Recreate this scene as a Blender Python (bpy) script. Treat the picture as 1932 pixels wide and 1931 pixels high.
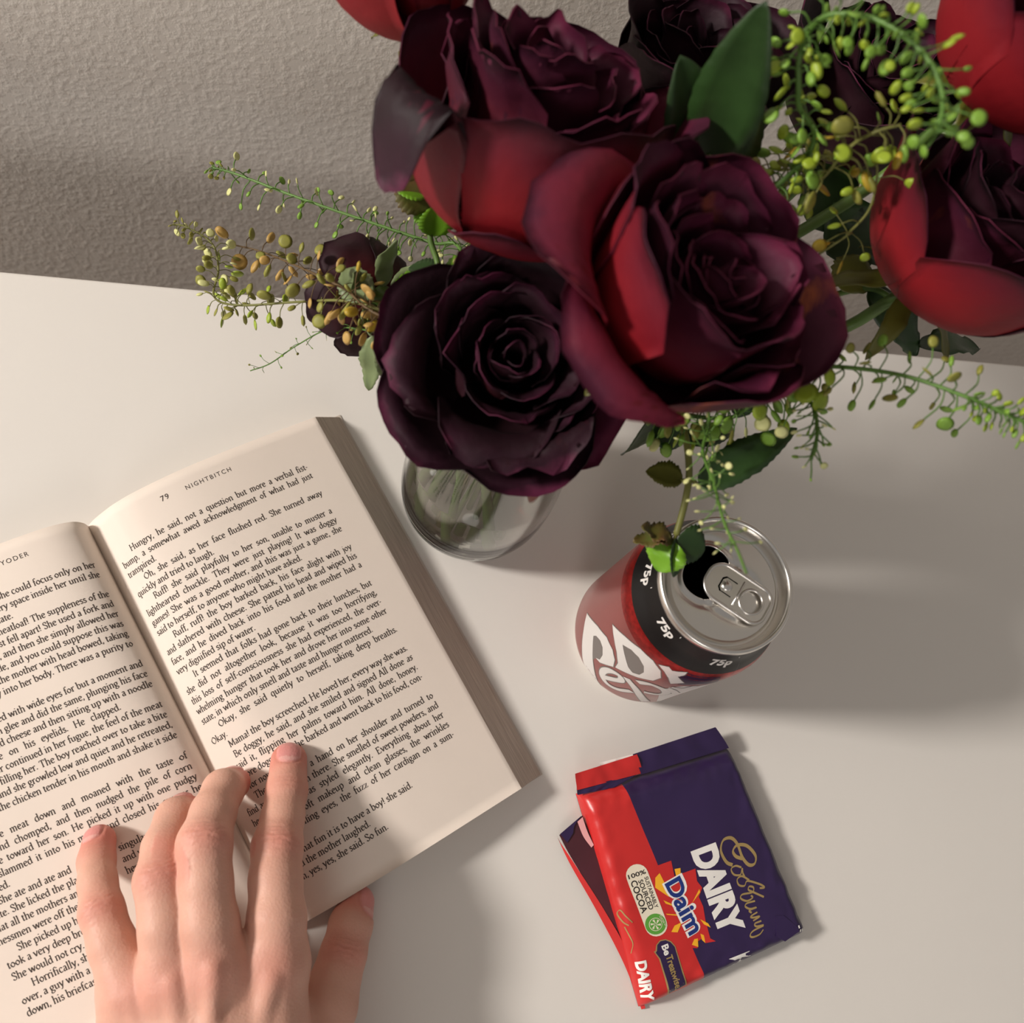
import bpy, bmesh, math, random
import numpy as np
from mathutils import Vector, Matrix, noise as mnoise
from math import sin, cos, pi, radians, sqrt

for o in list(bpy.data.objects):
    bpy.data.objects.remove(o, do_unlink=True)
SC = bpy.context.scene
COL = SC.collection
MM = 0.001
mnoise.seed_set(7)

# ------------------------------------------------------------------ camera
CAM_H, CAM_TX, CAM_TY, CAM_F = 444.188, 0.3084866, -0.2052836, 1796.04   # mm, rad, rad, px
_cx, _sx, _cy, _sy = cos(CAM_TX), sin(CAM_TX), cos(CAM_TY), sin(CAM_TY)
CAM_R = Matrix(((1, 0, 0), (0, _cx, -_sx), (0, _sx, _cx))) @ Matrix(((_cy, 0, _sy), (0, 1, 0), (-_sy, 0, _cy)))
cam_data = bpy.data.cameras.new('camera')
cam = bpy.data.objects.new('camera', cam_data); COL.objects.link(cam)
cam.matrix_world = Matrix.Translation((0, 0, CAM_H * MM)) @ CAM_R.to_4x4()
cam_data.sensor_fit = 'HORIZONTAL'; cam_data.sensor_width = 36.0
cam_data.lens = CAM_F * 36.0 / 1932.0
cam_data.clip_start = 0.01; cam_data.clip_end = 50
cam_data.dof.use_dof = True; cam_data.dof.focus_distance = 0.415; cam_data.dof.aperture_fstop = 11.5
SC.camera = cam

# ------------------------------------------------------------------ world, lamps, exposure
wld = bpy.data.worlds.new('room_light'); SC.world = wld; wld.use_nodes = True
bg = wld.node_tree.nodes['Background']; bg.inputs[0].default_value = (0.95, 0.90, 0.86, 1); bg.inputs[1].default_value = 0.24
def area_lamp(name, loc, target, size, power, col):
    d = bpy.data.lights.new(name, 'AREA'); d.shape = 'DISK'; d.size = size; d.energy = power; d.color = col
    o = bpy.data.objects.new(name, d); COL.objects.link(o); o.location = loc
    o.rotation_euler = (Vector(target) - Vector(loc)).to_track_quat('-Z', 'Y').to_euler(); return o
area_lamp('side_lamp_offscreen', (-2.0, 0.30, 1.28), (0.05, 0.1, 0.0), 0.34, 58.0, (1.0, 0.94, 0.88))
area_lamp('ceiling_lamp_offscreen', (-0.6, -2.2, 1.35), (0.0, 0.2, 0.0), 0.85, 10.5, (1.0, 0.93, 0.88))
SC.view_settings.view_transform = 'Standard'; SC.view_settings.look = 'None'
SC.view_settings.exposure = 0.0; SC.view_settings.gamma = 1.0; SC.view_settings.use_curve_mapping = False

# ------------------------------------------------------------------ helpers
def at(px, py, z):
    """point (mm) of the place seen at photo pixel px,py that lies z mm above the desk"""
    d = CAM_R @ Vector(((px - 966) / CAM_F, -(py - 965.5) / CAM_F, -1.0))
    t = (z - CAM_H) / d.z
    return Vector((t * d.x, t * d.y, z))
def srgb(r, g, b):
    f = lambda c: (c / 255 / 12.92) if c / 255 <= 0.04045 else ((c / 255 + 0.055) / 1.055) ** 2.4
    return (f(r), f(g), f(b), 1.0)
def nodes_of(m):
    m.use_nodes = True; return m.node_tree.nodes, m.node_tree.links
def setin(node, name, val):
    if name in node.inputs: node.inputs[name].default_value = val
def mat(name, col, rough=0.5, metal=0.0, spec=0.5, bump=0.0, bscale=200.0, vary=0.0, vscale=30.0, sss=0.0, sheen=0.0, coat=0.0, col2=None, trans=0.0):
    m = bpy.data.materials.new(name); N, L = nodes_of(m); b = N['Principled BSDF']
    setin(b, 'Base Color', col); setin(b, 'Roughness', rough); setin(b, 'Metallic', metal); setin(b, 'Specular IOR Level', spec)
    setin(b, 'Coat Weight', coat); setin(b, 'Sheen Weight', sheen); setin(b, 'Transmission Weight', trans)
    if sss: setin(b, 'Subsurface Weight', sss); setin(b, 'Subsurface Radius', (0.004, 0.0015, 0.001)); setin(b, 'Subsurface Scale', 1.0)
    tc = N.new('ShaderNodeTexCoord')
    if vary or col2:
        nz = N.new('ShaderNodeTexNoise'); nz.inputs['Scale'].default_value = vscale; nz.inputs['Detail'].default_value = 4
        L.new(tc.outputs['Object'], nz.inputs['Vector'])
        rp = N.new('ShaderNodeValToRGB'); rp.color_ramp.elements[0].position = 0.35; rp.color_ramp.elements[1].position = 0.65
        c2 = col2 or tuple(min(1, c * (1 + vary)) for c in col[:3]) + (1,)
        c1 = col if col2 else tuple(c * (1 - vary) for c in col[:3]) + (1,)
        rp.color_ramp.elements[0].color = c1; rp.color_ramp.elements[1].color = c2
        L.new(nz.outputs['Fac'], rp.inputs['Fac']); L.new(rp.outputs['Color'], b.inputs['Base Color'])
    if bump:
        n2 = N.new('ShaderNodeTexNoise'); n2.inputs['Scale'].default_value = bscale; n2.inputs['Detail'].default_value = 3
        L.new(tc.outputs['Object'], n2.inputs['Vector'])
        bp = N.new('ShaderNodeBump'); bp.inputs['Strength'].default_value = 1.0; bp.inputs['Distance'].default_value = bump * MM
        L.new(n2.outputs['Fac'], bp.inputs['Height']); L.new(bp.outputs['Normal'], b.inputs['Normal'])
    return m
def thing(name, label, cat, loc=(0, 0, 0), group=None):
    o = bpy.data.objects.new(name, None); COL.objects.link(o); o.location = Vector(loc) * MM
    o.empty_display_size = 0.01
    o['label'] = label; o['category'] = cat
    if group: o['group'] = group
    return o
def tag(o, label, cat, group=None):
    o['label'] = label; o['category'] = cat
    if group: o['group'] = group
    return o
def origin_of(parent):
    p = Vector((0, 0, 0)); q = parent
    while q is not None:
        p += q.location; q = q.parent
    return p / MM
def mesh_obj(name, verts, faces, mats, parent=None, smooth=True, midx=None, loc=None):
    """verts in world mm; the object sits at its parent's origin (or at loc)"""
    org = origin_of(parent) if parent else Vector(loc or (0, 0, 0))
    V = np.asarray(verts, dtype=float).reshape(-1, 3); V = (V - np.array(org)) * MM
    me = bpy.data.meshes.new(name); me.from_pydata(V.tolist(), [], [tuple(f) for f in faces]); 
    for m in (mats if isinstance(mats, (list, tuple)) else [mats]): me.materials.append(m)
    if midx is not None: me.polygons.foreach_set('material_index', np.asarray(midx, dtype=np.int32))
    me.polygons.foreach_set('use_smooth', [bool(smooth)] * len(me.polygons)); me.update()
    o = bpy.data.objects.new(name, me); COL.objects.link(o)
    if parent: o.parent = parent
    else: o.location = org * MM
    return o
def set_attr(o, name, vals):
    a = o.data.attributes.new(name, 'FLOAT', 'POINT'); a.data.foreach_set('value', np.asarray(vals, dtype=np.float32))
def grid_faces(nu, nv, closed_u=False, flip=False, off=0):
    F = []
    for i in range(nu if closed_u else nu - 1):
        for j in range(nv - 1):
            a, b = i * nv + j, ((i + 1) % nu) * nv + j
            f = (a + off, b + off, b + 1 + off, a + 1 + off)
            F.append(f[::-1] if flip else f)
    return F
def lathe(profile, n=96, center=(0, 0), ang0=0.0):
    V = []
    for i in range(n):
        a = ang0 + 2 * pi * i / n
        for r, z in profile: V.append((center[0] + r * cos(a), center[1] + r * sin(a), z))
    return V, grid_faces(n, len(profile), True)
def catmull(P, n=8, closed=False):
    P = [Vector(p) for p in P]; out = []
    m = len(P); rng = range(m if closed else m - 1)
    for i in rng:
        p1, p2 = P[i], P[(i + 1) % m]
        p0 = P[i - 1] if (i > 0 or closed) else p1 * 2 - p2
        p3 = P[(i + 2) % m] if (i + 2 < m or closed) else p2 * 2 - p1
        for k in range(n):
            t = k / n
            out.append(0.5 * ((2 * p1) + (p2 - p0) * t + (2 * p0 - 5 * p1 + 4 * p2 - p3) * t * t + (3 * p1 - p0 - 3 * p2 + p3) * t ** 3))
    if not closed: out.append(P[-1])
    return out
def tube(path, radii, seg=7, cap=True):
    path = [Vector(p) for p in path]; n = len(path)
    if not hasattr(radii, '__len__'): radii = [radii] * n
    V, F = [], []; up = Vector((0.3, 0.2, 1)).normalized()
    for i, p in enumerate(path):
        d = (path[min(i + 1, n - 1)] - path[max(i - 1, 0)])
        d = d.normalized() if d.length > 1e-9 else Vector((0, 0, 1))
        x = up.cross(d); x = x.normalized() if x.length > 1e-4 else Vector((1, 0, 0)); y = d.cross(x)
        for k in range(seg):
            a = 2 * pi * k / seg; V.append(tuple(p + (x * cos(a) + y * sin(a)) * radii[i]))
    for i in range(n - 1):
        for k in range(seg):
            a, b = i * seg + k, i * seg + (k + 1) % seg
            F.append((a, b, b + seg, a + seg))
    if cap:
        F.append(tuple(range(seg))[::-1]); F.append(tuple(range((n - 1) * seg, n * seg)))
    return V, F
class MB:
    def __init__(s): s.V, s.F, s.M = [], [], []
    def add(s, VF, m=0):
        o = len(s.V); s.V += [tuple(v) for v in VF[0]]; s.F += [tuple(i + o for i in f) for f in VF[1]]; s.M += [m] * len(VF[1]); return s
    def build(s, name, mats, parent=None, smooth=True, loc=None): return mesh_obj(name, s.V, s.F, mats, parent, smooth, s.M, loc)
def boxVF(x0, x1, y0, y1, z0, z1):
    V = [(x, y, z) for x in (x0, x1) for y in (y0, y1) for z in (z0, z1)]
    return V, [(0, 1, 3, 2), (4, 6, 7, 5), (0, 4, 5, 1), (2, 3, 7, 6), (0, 2, 6, 4), (1, 5, 7, 3)]

# flat lettering: outlines filled in 2D (x, y in mm), cut into strips and laid on a surface by fn(x, y) -> (X, Y, Z)
def filled(polys):
    cu = bpy.data.curves.new('outline', 'CURVE'); cu.dimensions = '2D'; cu.fill_mode = 'BOTH'
    for P in polys:
        sp = cu.splines.new('POLY'); sp.points.add(len(P) - 1); sp.use_cyclic_u = True
        for q, (x, y) in zip(sp.points, P): q.co = (x, y, 0, 1)
    return curve_mesh(cu)
def font_poly(body, size=10, offset=0.0, shear=0.0, spacing=1.0, align='LEFT'):
    cu = bpy.data.curves.new('lettering', 'FONT'); cu.body = body; cu.size = size; cu.offset = offset; cu.shear = shear
    cu.space_character = spacing; cu.align_x = align; cu.resolution_u = 4
    return curve_mesh(cu)
def curve_mesh(cu):
    ob = bpy.data.objects.new('tmp_outline', cu); COL.objects.link(ob)
    dg = bpy.context.evaluated_depsgraph_get(); me = bpy.data.meshes.new_from_object(ob.evaluated_get(dg))
    V = [tuple(v.co) for v in me.vertices]; F = [tuple(p.vertices) for p in me.polygons]
    bpy.data.objects.remove(ob, do_unlink=True); bpy.data.curves.remove(cu); bpy.data.meshes.remove(me)
    return V, F
def lay(VF, fn, step=2.0):
    bm = bmesh.new(); vs = [bm.verts.new((v[0], v[1], 0)) for v in VF[0]]
    for f in VF[1]:
        try: bm.faces.new([vs[i] for i in f])
        except ValueError: pass
    if VF[0] and step:
        for ax in (0, 1):
            lo, hi = min(v[ax] for v in VF[0]), max(v[ax] for v in VF[0])
            c = lo + step
            while c < hi:
                no = (1, 0, 0) if ax == 0 else (0, 1, 0); co = (c, 0, 0) if ax == 0 else (0, c, 0)
                bmesh.ops.bisect_plane(bm, geom=bm.verts[:] + bm.edges[:] + bm.faces[:], plane_co=co, plane_no=no); c += step
    bm.normal_update(); bm.verts.index_update()
    V = [fn(v.co.x, v.co.y) for v in bm.verts]; F = [tuple(v.index for v in f.verts) for f in bm.faces]
    bm.free(); return V, F
def ribbon(P, wa, wb=None, ang=30, smooth=0, taper=False):
    """pen stroke with an elliptical nib: wa broad, wb narrow half width, nib angle in degrees"""
    wb = wa if wb is None else wb; a = radians(ang)
    Q = [Vector((p[0], p[1], 0)) for p in P]
    if smooth: Q = catmull(Q, smooth)
    V, n = [], len(Q)
    for i, q in enumerate(Q):
        d = Q[min(i + 1, n - 1)] - Q[max(i - 1, 0)]
        d = d.normalized() if d.length > 1e-9 else Vector((1, 0, 0))
        th = math.atan2(d.y, d.x) - a
        w = sqrt((wa * sin(th)) ** 2 + (wb * cos(th)) ** 2)
        if taper: w *= 0.35 + 0.65 * sin(pi * min(1, max(0, (i + 0.6) / n)))
        nx, ny = -d.y * w, d.x * w; V += [(q.x + nx, q.y + ny, 0), (q.x - nx, q.y - ny, 0)]
    return V, [(2 * i, 2 * i + 1, 2 * i + 3, 2 * i + 2) for i in range(n - 1)]
def joinVF(L):
    V, F = [], []
    for v, f in L:
        o = len(V); V += list(v); F += [tuple(i + o for i in q) for q in f]
    return V, F
def xfVF(VF, sx=1, sy=1, dx=0, dy=0):
    return [(v[0] * sx + dx, v[1] * sy + dy, 0) for v in VF[0]], VF[1]
# ------------------------------------------------------------------ wall, floor, desk
WA = radians(-3.155); WX = Vector((cos(WA), sin(WA), 0)); WY = Vector((-sin(WA), cos(WA), 0))
EDGE0 = Vector((-149.2, 264.1, 0))                 # a point on the far edge of the desk
GAP = 120.0
def wbox(a0, a1, b0, b1, z0, z1):                  # box in desk directions: a along the wall, b from the far desk edge towards the wall
    V, F = boxVF(a0, a1, b0, b1, z0, z1)
    return [tuple(EDGE0 + WX * x + WY * y + Vector((0, 0, z))) for x, y, z in V], F
wall_m = mat('wall_paint', srgb(232, 225, 216), 0.75, bump=0.0, vary=0.02, vscale=14)
N, L = nodes_of(wall_m); b = N['Principled BSDF']; tc = N.new('ShaderNodeTexCoord')
n1 = N.new('ShaderNodeTexNoise'); n1.inputs['Scale'].default_value = 230; n1.inputs['Detail'].default_value = 4; n1.inputs['Roughness'].default_value = 0.55
L.new(tc.outputs['Object'], n1.inputs['Vector'])
rp = N.new('ShaderNodeValToRGB'); rp.color_ramp.elements[0].position = 0.42; rp.color_ramp.elements[1].position = 0.75
L.new(n1.outputs['Fac'], rp.inputs['Fac'])
bp = N.new('ShaderNodeBump'); bp.inputs['Strength'].default_value = 0.4; bp.inputs['Distance'].default_value = 0.0006
L.new(rp.outputs['Color'], bp.inputs['Height']); L.new(bp.outputs['Normal'], b.inputs['Normal'])
w = mesh_obj('wall_back', *wbox(-2600, 2000, GAP, GAP + 60, -745, 1700), wall_m, smooth=False); w['kind'] = 'structure'
w['label'] = 'grey painted wall with fine roller texture behind the desk'
floor_m = mat('floor_boards', srgb(120, 100, 84), 0.6, vary=0.15, vscale=6)
w = mesh_obj('floor', *wbox(-2600, 2000, -3200, GAP, -765, -745), floor_m, smooth=False); w['kind'] = 'structure'
w['label'] = 'brown floor under the desk'
desk_m = mat('desk_laminate', srgb(226, 221, 214), 0.38, spec=0.45, bump=0.015, bscale=900, vary=0.012, vscale=5)
desk = thing('desk', 'plain white laminate desk carrying the book, can and vase', 'desk', (0, 0, -745))
V, F = wbox(-900, 1100, -760, 0, -22, 0)
o = mesh_obj('desktop', V, F, desk_m, desk, smooth=False)
bv = o.modifiers.new('edge', 'BEVEL'); bv.width = 0.0012; bv.segments = 2
for a in (-860, 1010):
    for c in (-720, -90):
        mesh_obj('leg', *wbox(a, a + 50, c, c + 50, -745, -21.5), desk_m, desk, smooth=False)
# ------------------------------------------------------------------ open book
BE = Vector((0.454112, -0.890945, 0)); BN = Vector((0.890945, 0.454112, 0)); BTR = Vector((0.69, 184.63, 0))
PAGE_L = 198.0
def prof_line(pts, n=10):
    return [(p.x, p.y) for p in catmull([(a, b, 0) for a, b in pts], n)]
R_TOP = prof_line([(-112.8, 3.6), (-110.4, 7.2), (-106.9, 10.4), (-102.8, 13.5), (-97.5, 16.6), (-88, 19.6), (-70, 21.6), (-52, 21.0), (-33, 18.9), (-15, 16.4), (0, 14.2)], 8)
L_Q = prof_line([(0, 3.6), (0.7, 9.0), (3, 14.0), (6.5, 17.0), (13, 18.9), (22, 19.2), (34, 18.2), (55, 15.4), (80, 12.0), (105, 8.8), (124, 6.4)], 8)
def bookR(u, v, z): return BTR + BN * u + BE * v + Vector((0, 0, z))
def low(v): return 1.0 - 0.16 * max(0.0, (v - 70) / 128)         # the pages lie flatter towards the hand
def fR(u, v): return bookR(u, v + 0.012 * (-u) * 0.0, 0)
def ease(t): t = min(1.0, max(0.0, t)); return t * t * (3 - 2 * t)
def low_l(v): return 1.0 - 0.40 * ease((v - 20) / 150)
def right_pt(u, z, v): return bookR(u, v, 1.2 + (z - 1.2) * (low_l(v) + (low(v) - low_l(v)) * ease((u + 112.8) / 30)))
L_ROW = -0.105; L_SP = -0.020
def left_pt(q, z, v): return bookR(-112.8 - q + L_SP * v * min(1, q / 6), v + L_ROW * q, 1.2 + (z - 1.2) * low_l(v))
def arc(P):
    s = [0.0]
    for a, b in zip(P[:-1], P[1:]): s.append(s[-1] + math.hypot(b[0] - a[0], b[1] - a[1]))
    return s
R_S, L_S = arc(R_TOP), arc(L_Q)
def on_prof(P, S, s):
    s = min(max(s, 0), S[-1] - 1e-6); i = int(np.searchsorted(S, s, side='right')) - 1; t = (s - S[i]) / (S[i + 1] - S[i])
    return P[i][0] + (P[i + 1][0] - P[i][0]) * t, P[i][1] + (P[i + 1][1] - P[i][1]) * t
def s_at(P, S, x): # arc length where the first coordinate reaches x
    for i in range(len(P) - 1):
        a, b = P[i][0], P[i + 1][0]
        if (a - x) * (b - x) <= 0 and a != b: return S[i] + (S[i + 1] - S[i]) * (x - a) / (b - a)
    return S[-1]

paper_m = mat('page_paper', srgb(233, 220, 208), 0.85, spec=0.15, vary=0.012, vscale=25, bump=0.02, bscale=400)
edge_m = bpy.data.materials.new('page_edges'); N, L = nodes_of(edge_m); b = N['Principled BSDF']; b.inputs['Roughness'].default_value = 0.9
tc = N.new('ShaderNodeTexCoord'); mp = N.new('ShaderNodeMapping'); mp.inputs['Scale'].default_value = (60, 60, 5200)
nz = N.new('ShaderNodeTexNoise'); nz.inputs['Scale'].default_value = 1.0; nz.inputs['Detail'].default_value = 2
L.new(tc.outputs['Object'], mp.inputs['Vector']); L.new(mp.outputs['Vector'], nz.inputs['Vector'])
rp = N.new('ShaderNodeValToRGB'); rp.color_ramp.elements[0].position = 0.3; rp.color_ramp.elements[1].position = 0.7
rp.color_ramp.elements[0].color = srgb(176, 160, 146); rp.color_ramp.elements[1].color = srgb(214, 200, 186)
L.new(nz.outputs['Fac'], rp.inputs['Fac']); L.new(rp.outputs['Color'], b.inputs['Base Color'])
ink_m = mat('ink', srgb(86, 77, 72), 0.9, spec=0.1)
cover_m = mat('cover_card', srgb(196, 184, 172), 0.6)

book = thing('paperback_book', 'open paperback novel lying face up with printed cream pages under a hand', 'book', bookR(-112.8, 99, 0))
# cover: one thin sheet under both blocks
V, F = [], []
cu = [(-112.8 - 132, 0), (-112.8 - 40, 0), (-118, 0), (-106, 0), (-40, 0), (14.0, 0)]
for k, z in enumerate((0.05, 0.5)):
    for (u, _) in cu:
        for v in (-1.0, 99, PAGE_L + 0.6):
            q = -112.8 - u
            P = left_pt(q, z, v) if q > 0 else bookR(u, v, z)
            V.append((P.x, P.y, z))
n = len(cu)
for i in range(n - 1):
    for j in range(2):
        a = i * 3 + j; F.append((a, a + 1, a + 4, a + 3)); b_ = a + 3 * n; F.append((b_, b_ + 3, b_ + 4, b_ + 1))
ring = [i * 3 for i in range(n)] + [(n - 1) * 3 + 1, (n - 1) * 3 + 2] + [i * 3 + 2 for i in range(n - 2, -1, -1)] + [1]
for i in range(len(ring)):
    a, c = ring[i], ring[(i + 1) % len(ring)]; F.append((a, c, c + 3 * n, a + 3 * n))
mesh_obj('cover', V, F, cover_m, book, smooth=False)
def page_block(P, pt, bottom, name, nv=40):
    vs = [PAGE_L * j / nv for j in range(nv + 1)]; V = []; F = []; M = []
    for (a, z) in P:
        for v in vs: V.append(tuple(pt(a, z, v)))
    nP, m = len(P), nv + 1
    for i in range(nP - 1):
        for j in range(nv):
            k = i * m + j; F.append((k, k + 1, k + m + 1, k + m)); M.append(0)
    nb = len(V)                                   # fore edge slopes out to the cover in strips
    strips = 6
    for s in range(1, strips + 1):
        t = s / strips
        for v in vs:
            p0 = pt(P[-1][0], P[-1][1], v); p1 = pt(bottom, 0.5, v); p = p0.lerp(p1, t)
            V.append((p.x, p.y, p.z))
    prev = [(nP - 1) * m + j for j in range(m)]
    for s in range(strips):
        cur = [nb + s * m + j for j in range(m)]
        for j in range(nv): F.append((prev[j], prev[j + 1], cur[j + 1], cur[j])); M.append(1)
        prev = cur
    g0 = len(V)
    for v in vs: q = pt(P[0][0], P[0][1], v); V.append((q.x, q.y, 0.5))
    for j in range(nv): F.append((j + 1, j, g0 + j, g0 + j + 1)); M.append(1)
    for j in (0, nv):                             # head and tail of the block
        rim = [i * m + j for i in range(nP)] + [nb + s * m + j for s in range(strips)] + [g0 + j]
        F.append(tuple(rim)); M.append(1)
    return mesh_obj(name, V, F, [paper_m, edge_m], book, True, M)
blockR = page_block(R_TOP, right_pt, 13.2, 'page_block')
blockL = page_block(L_Q, left_pt, 127.5, 'page_block')
for o in (blockR, blockL):
    o.data.polygons.foreach_set('use_smooth', [len(p.vertices) == 4 and p.material_index == 0 for p in o.data.polygons])
blockR['label'] = 'thick half of the book with a numbered page on top'; blockL['label'] = 'thin half of the book'

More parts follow.
